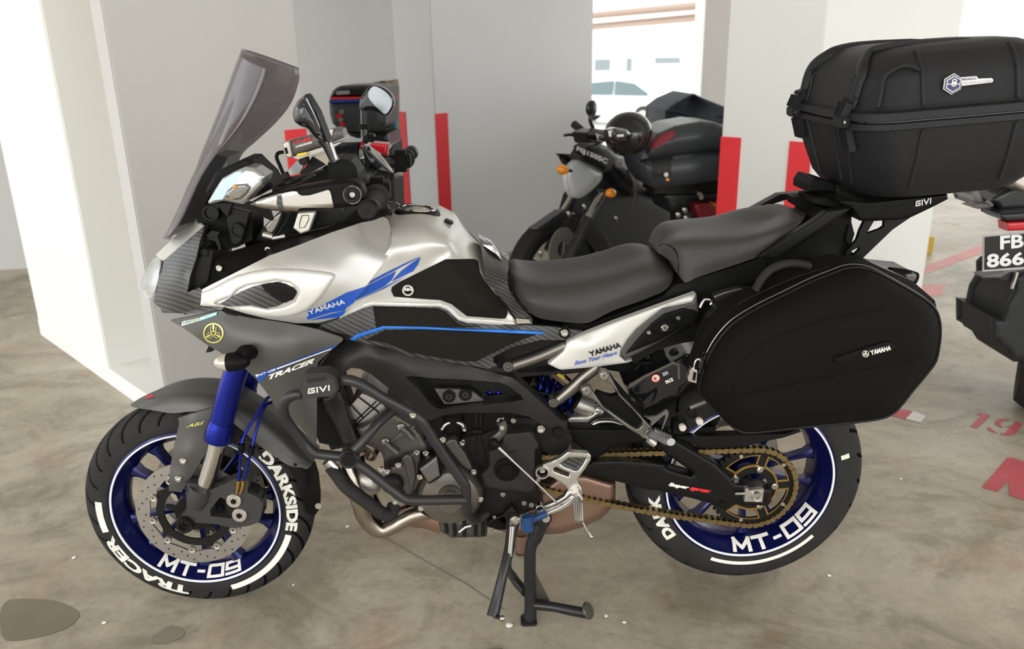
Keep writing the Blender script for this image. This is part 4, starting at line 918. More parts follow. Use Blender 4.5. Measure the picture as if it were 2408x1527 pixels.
surf('frame_down_arm', BK, FRAMEM, 'D 170,470:-.13 215,450:-.135 290,400:-.14 330,480:-.14 380,640:-.14 440,780:-.14 350,800:-.15 318,790:-.15 250,640:-.14 190,540:-.13', thick=.04, bulge=.012, br=12)
surf('radiator_shroud', BK, BLACK, 'D 130,500 200,470 300,760 290,800 150,770 130,720', -.12, thick=.05, mir=True)
surf('radiator', BK, ENGD, 'D 60,440:-.1 160,440 330,800 230,820', -.10, thick=.2, mir=False, flatback=.10)
# --- engine
surf('cylinder_head', BK, ALU, 'O 200,180 340,30 400,50 520,110 560,150 640,200 720,260 500,470 330,470 260,330', -.115, thick=.23, flatback=.115, label='bare metal cylinder head')
for s in ('O 210,150 350,300', 'O 290,60 540,250', 'O 258,345 500,115', 'O 275,375 545,130'): tube('head_rib', BK, ENGD, s, .0018, -.118, 6, sm=0)
surf('cylinder_block', BK, ENG, 'O 270,410:-.13 430,330 600,190 760,260 900,350 1010,480 1080,600 1100,700 1000,720 780,760 600,800 560,700 520,660 380,600 300,480', -.135, thick=.27, flatback=.135, bulge=.02, br=14)
for k in range(4):
    a = k*46; tube('block_rib', BK, ENG, [FR.U(780+(670+a)/4.771, 920+(570-a*.5)/4.771, -.158), FR.U(780+(790+a)/4.771, 920+(460-a*.5)/4.771, -.158)], .0032, 0, 8, sm=0)
for s in ('O 780,410 850,470 910,540', 'O 600,580 660,640 740,700'): tube('coolant_boss', BK, ENG, s, .0085, -.165, 12, sm=0)
bolt(BK, 'O 775,410 602,575', -.168, .0085, CHROME, 'round')
surf('crankcase', BK, ENGD, 'D 590,820 760,780 900,720 1040,740 1250,700 1420,640 1500,620 1700,650 1700,760 1660,1100 1700,1200 1560,1260 1330,1290 1200,1310 960,1310 860,1260 760,1180 640,1080 600,980', -.135, thick=.27, flatback=.135, bulge=.01, br=10)
surf('lower_crankcase', BK, ENGD, 'D 800,1140:-.12 1200,1160 1380,1180 1500,1240 1460,1290 1320,1300 960,1310 880,1260', -.12, thick=.24, flatback=.12)
surf('oil_pan', BK, mat('oil_pan_metal', (.075, .068, .058), .5, .5, bump=.6, bs=80, var=.3), 'D 968,1290 1100,1310 1312,1292 1310,1380 1305,1412 1290,1420 1060,1426 1030,1405 985,1380', -.09, thick=.2, bulge=.008, br=8)
for s in ('D 1020,1300 1030,1390', 'D 1080,1310 1085,1410', 'D 1150,1310 1150,1415', 'D 1230,1300 1228,1410', 'D 1280,1300 1280,1405'): tube('pan_rib', BK, ENGD, s, .005, -.10, 8, sm=0)
tube('pan_bolt_plate', BK, ALU, 'D 1115,1385 1160,1350 1200,1340', .004, -.108, 8, sm=0)
wp = surf('water_pump_cover', BK, ENG, 'O 790,740 830,690 930,690 1000,700 1010,760 980,840 980,920 1000,980 1000,1010 960,1080 900,1150 840,1165 790,1100 720,980 600,960 590,900 640,870 700,840 770,820', -.155, thick=.04, bulge=.008, br=7)
surf('pump_face', wp, ENG, 'O 790,760 810,725 850,705 900,725 930,790 945,900 950,980 900,1120 860,1130 870,1040 850,960 820,860', -.166, thick=.02, bulge=.006, br=6, r=1)
ell('water_pump', BK, ENGD, 'O 680,1040', -.17, (.028, .02, .026), 0)
bolt(BK, 'O 955,705 1057,710 748,840 553,890 618,912 990,972 710,1252 1000,1325 1595,915 1668,1222 1247,555', -.176, .0078, CHROME)
# generator cover, big and round
gc = lathe('generator_cover', BK, mat('cover_worn_grey', (.135, .122, .10), .38, .6, var=.25, vs=14), FR.U(*P('O 1330,1180', -.165)[0]), [(.001, -.030), (.030, -.030), (.034, -.024), (.044, -.022), (.070, -.012), (.079, .002), (.081, .03)], 48)
lathe('inspection_plug', gc, ENG, FR.U(*P('O 1330,1200', -.197)[0]), [(.001, 0), (.018, 0), (.020, .004), (.030, .003), (.031, .012)], 32)
surf('cover_badge', BK, mat('badge_grey', (.16, .155, .145), .4, .5), 'O 985,880 1180,735 1215,950 1090,1030', -.196, thick=.05, bulge=.004, br=5)
surf('badge_bracket', BK, BLACK, 'O 985,860 1000,790 1185,722 1240,760 1245,900 1225,965 1095,1045 1080,1030 1210,945 1180,740', -.190, thick=.05)
surf('clutch_side_cover', BK, ENG, 'O 1270,590 1300,555 1360,535 1400,550 1440,620 1500,700 1580,860 1570,885 1540,890 1460,830 1350,700', -.165, thick=.03, bulge=.005, br=5)
surf('cover_surround', BK, ENGD, 'O 1220,560 1260,520 1380,490 1470,560 1560,720 1620,850 1640,920 1600,950 1500,980 1400,900 1250,700', -.150, thick=.03)
bolt(BK, 'O 1472,592', -.170, .0078, CHROME)
tube('intake_ring', BK, STEEL, 'O 1240,430 1290,370 1370,345 1450,370 1495,430', .0065, -.13, 12)
tube('intake_hose', BK, BLACK, 'O 1370,250 1370,480', .0275, -.11, 20, sm=0)
bolt(BK, 'O 1490,435', -.14, .006)
for s in ('D 1235,560 1240,700 1228,800 1250,900 1265,960', 'D 1270,560 1265,700 1290,820 1298,900 1290,970 1300,1080 1290,1160 1240,1240'): tube('loom_hose', BK, SATIN, s, .0058, -.14, 10)
tube('hose_clip', BK, BLACK, 'D 1210,690 1278,690', .009, -.145, 8, sm=0)
# front sprocket cover
CVB = mat('cover_black', (.020, .0185, .0165), .45, spec=.3, bump=.3, bs=200)
sc_ = surf('sprocket_cover', BK, CVB, 'D 1318,825:-.18 1392,800:-.185 1425,705:-.19 1592,688:-.19 1612,700:-.19 1664,768:-.19 1665,800:-.19 1640,820:-.19 1640,1100:-.185 1592,1116:-.185 1330,1085:-.18 1290,1070:-.178 1268,985:-.175 1322,930:-.178', thick=.06, bulge=.008, br=5)
surf('sprocket_cover_ridge', BK, CVB, 'D 1395,800 1428,708 1590,690 1662,770 1664,800 1560,830 1400,850 1385,825', -.192, thick=.02, bulge=.006, br=6)
lathe('cover_plug', BK, BLACK, FR.U(*P('D 1445,960', -.199)[0]), [(.001, 0), (.0155, 0), (.0165, .003), (.022, .003), (.026, -.002), (.029, -.001), (.031, .004)], 36)
bolt(BK, 'D 1415,790 1418,1130 1565,1190 1615,1203 1490,620 1660,1030', -.18, .0065, STEEL)
bolt(BK, 'D 1680,680 1405,627', -.168, .0105, CHROME, 'round')
disc('pivot_bolt', BK, SATIN, 'D 1803,708', -.165, .014, .01, dish=.002)
surf('pivot_bracket', BK, ENGD, 'D 1500,600 1640,600 1850,650 1900,740 1850,840 1750,860 1700,820 1660,760 1600,690 1480,650', -.15, thick=.3, flatback=.15)
# gear linkage
tube('gear_arm', BK, ENG, 'D 1405,625 1420,660 1410,700 1350,760', [.011, .010, .009, .011], -.195, 12, flat=.5)
disc('gear_arm_bolt', BK, ALU, 'D 1412,670', -.203, .006, .01)
tube('gear_rod', BK, STEEL, 'D 1395,810 1450,860 1620,1020 1790,1185', [.0035, .0035, .0028, .0028], -.215, 8, sm=2)
tube('rod_boot', BK, BLACK, 'D 1330,760 1380,790', .010, -.21, 12, sm=0); tube('rod_joint', BK, CHROME, 'D 1385,800 1440,850', .0048, -.216, 10, sm=0)
ell('rod_end', BK, BLACK, 'D 1352,765', -.208, (.0105, .0105, .0105))
# exhaust
tube('exhaust_header', BK, TITAN, 'D 330,860:-.12 340,940:-.13 390,1060:-.14 430,1180:-.14 470,1290:-.13 560,1370:-.12 660,1340:-.11 790,1270:-.1 960,1230:-.09', .0215, 0, 20)
tube('exhaust_header', BK, TITAN, 'D 400,860:-.07 430,990:-.08 470,1080:-.08 520,1200:-.08 600,1290:-.07 760,1240:-.06', .0215, 0, 20)
tube('exhaust_header', BK, TITAN, 'D 440,800:-.09 470,760:-.1 520,800:-.1 500,860:-.09', .017, 0, 16)
ell('header_flange', BK, ALU, 'O 380,1030', -.12, (.042, .03, .038), 0)
tube('oil_hose', BK, RUBBER, 'D 228,930:-.17 270,985:-.175 330,1065:-.18 410,1130:-.185 500,1195:-.185 580,1255:-.18 640,1262:-.17 668,1200:-.15', .0165, 0, 16, sm=16, rib=1.05, label='ribbed black hose')
tube('hose_collar', BK, CHROME, 'D 205,890 262,948', .0155, -.17, 16, sm=0, label='chrome hose end')
surf('muffler', BK, BRONZE, 'F 180,880:-.02 300,760:-.05 420,640 560,540 700,540 860,590 885,600 884,700 850,765 800,815 700,862 560,905 400,915 250,915', -.06, thick=.22, bulge=.035, br=16, npts=400)
tube('muffler_front', BK, BRONZE, 'D 740,1260:-.03 900,1270:-.03 1000,1290:-.03', [.035, .04, .045], 0, 20, flat=.7)
prism('muffler_stamp', BK, BRONZE, 'F 553,822 575,815 580,840 562,850', -.094, -.08, .001)
# swingarm
surf('swingarm', BK, SATIN, 'X 1355,1110:-.115 1370,1095:-.12 1392,1083:-.125 1450,1080:-.125 1500,1083:-.125 1560,1090 1600,1098 1568,1070 1545,1045 1560,1028 1590,1035 1680,1088 1715,1122 1729,1136 1778,1143 1812,1150 1816,1158 1814,1180 1806,1190 1722,1187 1705,1198 1686,1189 1630,1173 1577,1160 1530,1153 1480,1140 1386,1117 1360,1112', -.125, thick=.035, bulge=.012, br=10, npts=500, holes=('X 1562,1072 1578,1075 1632,1113 1625,1118 1590,1108 1566,1100',), mir=True)
surf('swingarm_core', BK, ENGD, 'X 1350,1085 1392,1083 1500,1085 1500,1140 1386,1117', -.115, thick=.23, flatback=.115)
prism('axle_plate', BK, ALU, 'G 828,820 850,818 850,832 952,822 952,840 942,912 822,908', -.150, -.135, .0015)
lathe('axle_nut', BK, ALU, FR.U(*P('G 902,866', -.152)[0]), [(.0055, .004), (.0055, -.009), (.012, -.010), (.0135, -.007), (.0135, .006)], 24)
box('chain_adjuster', BK, ALU, FR.U(*P('G 795,852', -.148)[0]), (.030, .006, .006))
disc('swingarm_bolt', BK, SATIN, 'G 680,930', -.150, .0065, .006, dish=.002)
txt('swingarm_sticker', BK, WLET, 'Super', 'G 315,808 452,830 456,802 322,776', SURF['swingarm'], .0022, bold=.07, shear=.2)
txt('swingarm_sticker', BK, RED, 'sprox', 'G 450,832 590,858 606,832 462,806', SURF['swingarm'], .0022, bold=.08, shear=.3)
surf('chain_guard', BK, BLACK, 'F 540,275:-.12 600,272 1050,275 1090,345 1080,352 960,368 860,388 810,430 770,455 735,455 690,395 600,330 560,300', -.125, thick=.03, bulge=.006, br=6)
surf('rear_mudguard', BK, BLACK, 'Q 330,1030:-.05 1500,1010 2400,1010 2408,1180 2300,1200 2050,1130 1640,1250 1400,1090 430,1060', -.08, thick=.16)
surf('rear_mudguard_arm', BK, SATIN, 'G 350,470 600,470 1100,455 1180,420 1200,440 1080,480 880,520 700,600 580,560', -.10, thick=.03)
surf('under_tail_panel', BK, SATIN, 'E 1395,1068 1600,960 1850,835 1890,740 1960,700 1950,860 1900,940 1750,965 1600,1010 1480,1080 1430,1092', -.14, thick=.05)
surf('shock_link_bracket', BK, BLACK, 'Q 1480,200 1530,140 1600,130 1620,20 1760,10 1800,150 1900,50 1950,40 1840,180 1650,200 1600,280 1500,300', -.08, thick=.03)
for s in ('Q 1330,180 1480,190 1600,180', 'Q 1430,120 1440,200 1400,270'): tube('loom', BK, BLACK, s, .007, -.09, 8)
# --- seats
loft('rider_seat', BK, SEAT, ['E 585,430:0 612,415:0 640,425:0 690,455:0 760,473:0 860,478:0 980,470:0 1120,455:0 1260,425:0 1400,378:0 1500,338:0 1570,325:0 1620,332:0 1665,370:-.02',
  'E 572,475:-.05 620,500:-.085 700,540:-.105 860,565:-.12 1100,548:-.125 1300,503:-.125 1480,440:-.12 1600,410:-.10 1695,430:-.06', 'E 575,520:-.07 630,590:-.115 740,660:-.15 900,700:-.16 1100,705:-.16 1300,640:-.158 1520,555:-.15 1650,500:-.13 1714,480:-.10',
  'E 585,560:-.08 610,600:-.11 650,660:-.13 700,725:-.138 740,765:-.14 800,792:-.142 900,808:-.145 1030,823:-.146 1100,824:-.148 1150,812:-.15 1300,735:-.15 1500,665:-.142 1640,605:-.13 1690,560:-.12 1712,515:-.11'])
loft('pillion_seat', BK, SEAT, ['E 1601,318:-.03 1640,250:0 1700,205:0 1800,178:0 1950,165:0 2100,155:0 2250,140:0 2360,110:0 2450,70:0 2500,55:0 2560,45:0 2640,60:0',
  'E 1601,330:-.05 1660,290:-.08 1760,262:-.11 1900,250:-.12 2100,240:-.125 2250,215:-.125 2400,170:-.12 2520,120:-.1 2620,90:-.08', 'E 1620,345:-.07 1700,370:-.11 1800,385:-.14 1950,370:-.15 2100,340:-.15 2250,300:-.15 2400,230:-.145 2500,180:-.13 2600,120:-.11',
  'E 1640,360:-.09 1700,400:-.11 1745,485:-.13 1790,542:-.145 1830,530:-.15 1900,500:-.15 2050,450:-.15 2200,400:-.15 2349,345:-.145 2420,300:-.14 2520,200:-.13 2590,130:-.12'])
def onseam(name, par, m, s, Y, r, off=0.0):
    pts = []
    for a, b, _ in [(p[0], p[1], 0) for p in cat3(P(s), 6)]: pts.append(FR.U(a, b, float(np.ravel(Y(a, b))[0])-off))
    return tube(name, par, m, pts, r, 0, 8, sm=0)
onseam('seat_piping', BK, BLACK, 'E 1615,290 1640,278 1680,285 1720,315 1742,360 1750,410 1748,470 1752,500', SURF['pillion_seat'], .0013, .0003)
# --- rear body
surf('tail_fairing', BK, SATIN, 'E 740,830:-.13 1000,830:-.14 1120,835 1300,770 1640,640 1720,560 1790,545 1900,505 2100,445 2350,360 2349,500 2200,560 2100,600 2000,660 1900,700 1850,760 1700,800 1400,900 1120,900 1000,880 980,850 760,848', -.135, thick=.27, flatback=.135, npts=400, holes=('E 745,800 800,800 830,812 900,822 940,818 950,845 745,828',))
surf('tail_cowl', BK, BLACK, 'X 1602,666:-.13 1704,640 1783,618 1850,596 1925,545 1960,503 2003,500:-.10 2002,522:-.10 2009,550:-.10 1997,588:-.10 2045,625 1960,645 1750,720 1700,735 1660,740 1640,720 1650,700 1610,690', -.13, thick=.2, npts=200)
surf('rear_side_cover', BK, WHITE, 'E 848,1105:-.175 858,1098 950,1020 968,985 975,962 1000,940 1120,890 1300,820 1600,712 1870,615:-.16 1872,625:-.16 1860,650 1845,678 1790,690 1640,720 1560,780 1460,860 1400,930 1350,1010 1345,1050 1380,1085 1430,1080 1400,1095 1180,1125 940,1145 920,1140', -.175, ctrl='E 1100,980:-.19 1200,920:-.185 1500,790:-.175', thick=.02, bulge=.004, br=6, npts=350, mir=True)
RY = SURF['rear_side_cover']
surf('side_cover_inset', BK, mat('inset_grey', (.085, .08, .072), .42, .3), 'E 1845,678 1860,650 1874,620 1880,680 1885,745 1850,830 1790,850 1600,960 1430,1050 1385,1070 1345,1050 1345,1010 1400,925 1460,855 1560,775 1640,720 1790,690', -.170, thick=.03, bulge=.003, br=5)
surf('lock_panel', BK, BLACK, 'E 1385,1035 1470,930 1560,830 1650,760 1780,720 1860,735 1885,750 1850,835 1790,848 1600,950', -.176, thick=.02, bulge=.004, br=6)
prism('lock_housing', BK, BLACK, 'E 1560,862 1630,815 1700,800 1740,830 1720,880 1640,905 1590,895', -.186, -.17, .003)
disc('seat_lock', BK, CHROME, 'E 1655,858', -.190, .0085, .012); prism('key_slot', BK, BLACK, 'E 1650,848 1655,847 1660,868 1655,869', -.1905, -.189, 0)
bolt(BK, 'E 1545,890 1748,790', -.184, .005, STEEL)
txt('side_cover_lettering', BK, GLOSS, 'YAMAHA', 'E 1140,1058 1355,992 1342,952 1127,1018', RY, .002, bold=.025)
REVB = mat('script_blue', (.06, .12, .50), .4)
txt('side_cover_lettering', BK, REVB, 'Revs Your Heart', 'E 1030,1118 1328,1040 1326,1014 1028,1088', RY, .002, bold=.02, shear=.4)
tube('subframe_tube', BK, GUN, 'E 560,1130:-.158 640,1105:-.158 800,1050:-.158 970,975:-.158', .0135, -.158, 20, sm=3, mir=True)
disc('subframe_bolt', BK, GUN, 'E 572,1128', -.175, .0125, .03, dish=-.0); bolt(BK, 'E 572,1128', -.177, .0085, ENG)
tube('lower_subframe_tube', BK, GUN, 'E 885,1380:-.155 1000,1285 1100,1190 1190,1120', [.011, .0145, .0145, .0145], -.155, 20, sm=3, mir=True)
disc('subframe_bolt', BK, GUN, 'E 886,1378', -.170, .0115, .03); bolt(BK, 'E 886,1378', -.172, .008, ENG)
surf('frame_side_cover', BK, SATIN, 'E 470,1060:-.16 600,990 800,942 960,940 990,960 900,1000 620,1100 600,1130 640,1165 850,1160 1180,1120 1230,1110 1150,1150 880,1175 660,1195 600,1160 500,1130 475,1100', -.150, thick=.03)
# shock and spring
spring = [Vector(FR.U(1240+100/5.473, 820+470/5.473, -.04))+(Vector(FR.U(1240+620/5.473, 820+690/5.473, -.04))-Vector(FR.U(1240+100/5.473, 820+470/5.473, -.04)))*(i/120)+Vector((-.16*.0, 0, 0)) for i in range(121)]
ax_ = (spring[-1]-spring[0]).normalized(); q1 = Vector((0, 1, 0)); q2 = ax_.cross(q1).normalized()
spring = [p+(q1*math.cos(i*.35)+q2*math.sin(i*.35))*.030 for i, p in enumerate(spring)]
tube('shock_spring', BK, BLUE, spring, .0055, 0, 8, sm=0, label='blue coil spring')
tube('shock_body', BK, SATIN, 'Q 60,450 640,700', .018, -.04, 16, sm=0)
sb = tube('shock_reservoir', BK, ALU, 'Q 620,680 700,715 830,760', [.0245, .0265, .0245], -.06, 24, sm=0)
tube('shock_seal', BK, BLACK, 'Q 590,660 625,680', .029, -.06, 24, sm=0)
tube('shock_mount', BK, ALU, 'Q 830,770 870,790 910,780 960,810', .013, -.07, 12, sm=2)
surf('linkage_arm', BK, ALU, 'Q 510,900 560,872 760,870 830,850 880,800 960,810 940,850 860,900 800,960 760,1022 560,1022 500,960', -.08, thick=.03, bulge=.008, br=6)
tube('swingarm_brace', BK, STEEL, 'Q 800,1020 880,960 960,938 1100,940 1250,990', .007, -.10, 12)
# rear brake hose bits and wiring
tube('brake_union', BK, YEL, 'Q 390,325 480,380', .0042, -.05, 8, sm=0); tube('wire', BK, BLACK, 'Q 480,350 560,420 620,500', .004, -.05, 8); tube('wire', BK, mat('brown_hose', (.16, .10, .07), .5), 'Q 320,330 400,400 480,470', .0045, -.05, 8)
tube('wire', BK, BLACK, 'Q 0,480 100,550 300,590 420,540', .003, -.13, 8)
surf('battery_tray', BK, SATIN, 'Q 260,200 1250,60 1500,50 1420,270 1400,300 1280,400 1260,420 1180,300 990,270 900,210 760,300 480,330 60,350 -200,330', -.03, thick=.06)
# passenger foot rest bracket
PB = mat('bracket_grey', (.21, .198, .178), .35, .8)
surf('footrest_bracket', BK, PB, 'Q 925,355 945,320 985,300 1030,305 1065,340 1075,370 1120,450 1190,590 1300,700 1460,870 1560,980 1610,1030 1620,1080 1590,1150 1540,1170 1480,1150 1440,1110 1300,1030 1150,920 990,790 900,700 800,620 730,610 700,575 695,540 715,505 760,485 810,500 840,540 870,590 970,740 1150,870 1320,990 1400,1035 1440,1030 1485,985 1480,930 1380,810 1180,610 1150,550 1090,470 1020,420 970,405 930,385', -.19, thick=.018, npts=400, bulge=.002, br=3)
surf('bracket_web', BK, BLACK, 'Q 1030,340 1080,350 1130,430 1300,620 1480,830 1520,900 1480,1000 1400,1040 1300,990 1100,850 960,700 880,600 900,560 1000,600 1090,620 1160,600', -.175, thick=.02)
for s in ('Q 993,355', 'Q 765,548'): disc('bracket_bolt', BK, PB, s, -.205, .0125, .02); bolt(BK, s, -.207, .009, CHROME)
surf('heel_guard', BK, PB, 'Q 1500,870 1560,880 1660,870 1720,840 1790,790 1815,800 1820,850 1740,1050 1730,1040 1780,880 1770,850 1700,910 1600,1000 1580,980 1600,940', -.188, thick=.008)
disc('pivot_cap', BK, PB, 'Q 1580,1095', -.205, .010, .02, dish=.002)
def footpeg(name, s, m, n, w, y0, y1, label=None):
    return None
PG = mat('peg_alloy', (.34, .34, .34), .45, .7)
pg = tube('passenger_footrest', BK, PG, 'Q 1590,1130:-.205 1640,1110:-.25 1700,1130:-.27 1790,1180:-.30 1850,1205:-.32', [.008, .0145, .0135, .0130, .0105], 0, 16, sm=3, flat=.8, label='ribbed alloy passenger footrest')
for k in range(6):
    t = k/5; a = FR.U(1240+(1650+190*t)/5.473, 820+(1085+85*t)/5.473, -.26-.045*t); box('peg_rib', pg, PG, a+Vector((0, 0, .004)), (.004, .014, .012), bev=.001)
tube('peg_hinge', BK, ALU, 'Q 1560,1170 1640,1230', .009, -.2, 10, sm=0)
# rider footrest plate and gear lever
RL = mat('rearset_alloy', (.68, .66, .62), .28, .95)
surf('rider_footrest_bracket', BK, RL, 'F 450,490 510,470 560,445 600,415 722,422 738,440 735,465 700,520 655,580 660,600 682,640 685,670 660,690 640,690 600,715 540,745 490,770 455,775 440,745 470,735 530,710 580,680 600,645 590,620 510,570 480,560 482,520 455,508', -.20, thick=.014, npts=400, bulge=.002, br=3, holes=('F 550,485 605,448 712,450 690,490 665,525 640,530 575,505', 'F 515,512 530,506 610,540 605,565 560,550 512,530'))
surf('heel_plate_insert', BK, CARB, 'F 545,482 605,444 716,446 690,495 665,530 640,534 572,508', -.192, thick=.006)
lathe('bracket_ring', BK, RL, FR.U(*P('F 447,543', -.205)[0]), [(.0135, .012), (.0135, 0), (.0165, 0), (.0175, .003), (.0175, .012)], 32); disc('ring_bolt', BK, CHROME, 'F 447,530', -.195, .0075, .02, dish=.002)
surf('gear_lever', BK, RL, 'F 630,685 655,675 665,690 640,715 600,745 550,772 480,795 395,805 360,800 365,790 400,790 470,780 540,750 590,720', -.22, thick=.01, bulge=.002, br=3)
disc('lever_pivot', BK, CHROME, 'F 432,758', -.215, .0095, .02, dish=.002)
tube('gear_lever_toe', BK, mat('blue_rubber', (.010, .045, .14), .35), 'F 470,785:-.225 400,815:-.235 350,835:-.25 358,890:-.26', [.009, .0085, .014, .0125], 0, 14, sm=3, label='blue rubber toe peg')
tube('blue_cuff', BK, MATS['blue_rubber'], 'F 352,800 366,885', [.012, .0125], -.262, 14, sm=0)
rp = tube('rider_footrest', BK, PG, 'F 650,690:-.215 660,740:-.24 668,830:-.27', [.010, .0135, .0125], 0, 12, sm=3, label='ribbed alloy rider footrest', flat=.9)
for k in range(5): tube('peg_groove', rp, CHROME, [FR.U(1100+(640+k*11)/2.545, 900+(720)/2.545, -.250), FR.U(1100+(646+k*10)/2.545, 900+(828)/2.545, -.281)], .0018, 0, 6, sm=0)
tube('peg_hinge', BK, ALU, 'F 640,650 668,700', .011, -.212, 12, sm=0)
tube('peg_feeler', BK, STEEL, 'F 690,835:-.27 720,890:-.285 738,920:-.29', [.0032, .0030, .0042], 0, 8, sm=2); ell('feeler_tip', BK, STEEL, 'F 740,922', -.29, (.0052, .0052, .0052))
# sensor + stands
prism('stand_switch', BK, BLACK, 'F 112,825 190,828 230,850 228,885 185,888 110,865', -.15, -.11, .003); bolt(BK, 'F 160,808 146,880', -.155, .005, STEEL)
tube('switch_wire', BK, BLACK, 'D 1480,1230 1420,1270 1350,1300 1320,1330', .005, -.15, 8)
ST = mat('stand_black', (.03, .03, .03), .26, .5, rv=.08)
ss = tube('side_stand', BK, ST, 'F 275,830:-.16 262,900:-.175 245,1000:-.20 215,1130:-.235 180,1280:-.265 150,1400:-.29', [.017, .0135, .012, .012, .0135, .016], 0, 16, sm=4)
fz = FR.U(*P('F 150,1415', -.295)[0]); box('stand_foot', ss, ST, (fz.x, fz.y, .006), (.05, .05, .012), bev=.003)
tube('stand_tang', ss, ST, 'F 160,1400:-.29 205,1412:-.31', .005, 0, 8, sm=0); ell('tang_ball', ss, STEEL, 'F 207,1412', -.312, (.0075, .0075, .0075))
disc('stand_pivot', ss, CHROME, 'F 283,830', -.195, .0125, .02, dish=.003); disc('stand_pivot_cap', ss, ALU, 'F 283,830', -.198, .008, .01, dish=.002, label='bright pivot bolt')
for k in range(3): tube('stand_spring', ss, STEEL if k else ENGD, [FR.U(1100+(245+k*14)/2.545, 900+860/2.545, -.195), FR.U(1100+(232+k*12)/2.545, 900+(1040)/2.545, -.215)], .0035, 0, 8, sm=0)
prism('stand_lug', BK, ENGD, 'F 215,795 262,745 300,790 310,850 270,870 240,860', -.17, -.13, .004)
csx = 'F 425,840:-.13 400,920:-.135 375,1000:-.14 372,1100:-.145 372,1250:-.15 375,1340:-.155 372,1425:-.16'
cs = tube('centre_stand', BK, ST, csx, [.019, .017, .0155, .0155, .0155, .016, .018], 0, 16, sm=4)
cf = FR.U(*P('F 365,1440', -.162)[0]); box('stand_foot', cs, ST, (cf.x, cf.y, .007), (.042, .04, .014), bev=.004)
tube('stand_far_leg', cs, ST, [FR.U(1225, 1185, .10), Vector((FR.U(1225, 1185, .10).x+.01, .13, .15)), Vector((cf.x-.0, .16, .01))], .0155, 0, 14, sm=3)
box('stand_far_foot', cs, ST, (cf.x, .16, .007), (.05, .05, .014), bev=.004)
tube('stand_cross_tube', cs, ST, [FR.U(*P('F 345,1255', -.15)[0]), FR.U(*P('F 275,1170', -.08)[0]), FR.U(*P('F 240,1130', .0)[0])+Vector((0, .05, .0)), Vector((cf.x-.0, .15, .17))], .0125, 0, 12, sm=5)
tube('stand_pedal_arm', cs, ST, 'F 390,1330:-.155 520,1345:-.17 620,1365:-.18 735,1385:-.19', [.0125, .0125, .0135, .014], 0, 14, sm=3)
lathe('stand_pedal', cs, ENG, FR.U(*P('F 722,1365', -.195)[0]), [(.001, -.003), (.020, -.003), (.022, 0), (.022, .003), (.001, .003)], 20, ax=(.75, -.35, .55), label='ribbed foot pedal')
prism('stand_gusset', cs, ENG, 'F 398,1130 410,1150 495,1320 480,1325 400,1300', -.145, -.138, .001)
disc('centre_stand_pivot', cs, ALU, 'F 468,820', -.15, .0105, .03, dish=.003)
prism('centre_stand_head', cs, ST, 'F 385,870 430,800 500,800 505,830 470,890 440,960 400,1010 365,990 370,940', -.145, -.115, .005)
tube('exhaust_pipe_stub', BK, BRONZE, 'F 320,905 320,1010', [.020, .016], -.0, 14, sm=0)
# engine guard
GB = mat('guard_black', (.030, .030, .030), .36, .3, rv=.05)
gt = tube('engine_guard', BK, GB, 'D 255,345:-.30 330,335:-.31 400,348:-.315 470,385:-.315 600,465:-.31 780,560:-.30 850,610:-.30 910,700:-.295 1020,870:-.285 1120,1010:-.275 1155,1060:-.27 1163,1110:-.265 1165,1200:-.25 1175,1270:-.23 1230,1300:-.20 1300,1260:-.17', .0118, 0, 18, sm=6, label='black tubular engine guard')
tube('guard_front_loop', gt, GB, 'C 1415,178:-.30 1370,185:-.30 1320,215:-.295 1300,270:-.29 1320,340:-.28 1370,410:-.27 1440,500:-.26 1490,545:-.26 1540,560:-.26 1690,578:-.265', .0118, 0, 18, sm=6)
tube('guard_brace', gt, GB, 'D 345,870:-.265 440,775:-.26 550,640:-.24 655,550:-.20', .0112, 0, 16, sm=2)
tube('guard_lower_tube', gt, GB, 'D 345,880:-.265 440,930:-.27 560,1020:-.275 660,1100:-.28 720,1145:-.28 790,1165:-.28 960,1165:-.275 1160,1162:-.262', .0118, 0, 18, sm=6)
disc('guard_node', gt, GB, 'D 348,892', -.285, .0215, .04, seg=32); disc('guard_node_cap', gt, SATIN, 'D 348,892', -.292, .0165, .02, seg=32)
tube('guard_arm_sleeve', gt, GB, 'D 350,790 350,870', .014, -.24, 14, sm=0)
bolt(BK, 'D 795,583', -.315, .007, CHROME, 'round')
gp_ = prism('guard_pad', gt, mat('pad_rubber', (.035, .034, .033), .6, bump=.4, bs=150, spec=.3), 'D 8,385 30,318 60,300 180,290 205,293 262,325 282,400 265,430 230,452 50,468 30,455 8,410', -.335, -.29, .004, seg=3, label='rubber guard pad with worn lettering')
prism('pad_slot', gt, GLOSS, 'D 62,330 185,312 200,330 190,340 72,356', -.3365, -.334, 0)
txt('pad_lettering', gt, WWORN, 'GIVI', 'D 68,436 222,410 220,368 66,392', -.335, .0012, bold=.06)
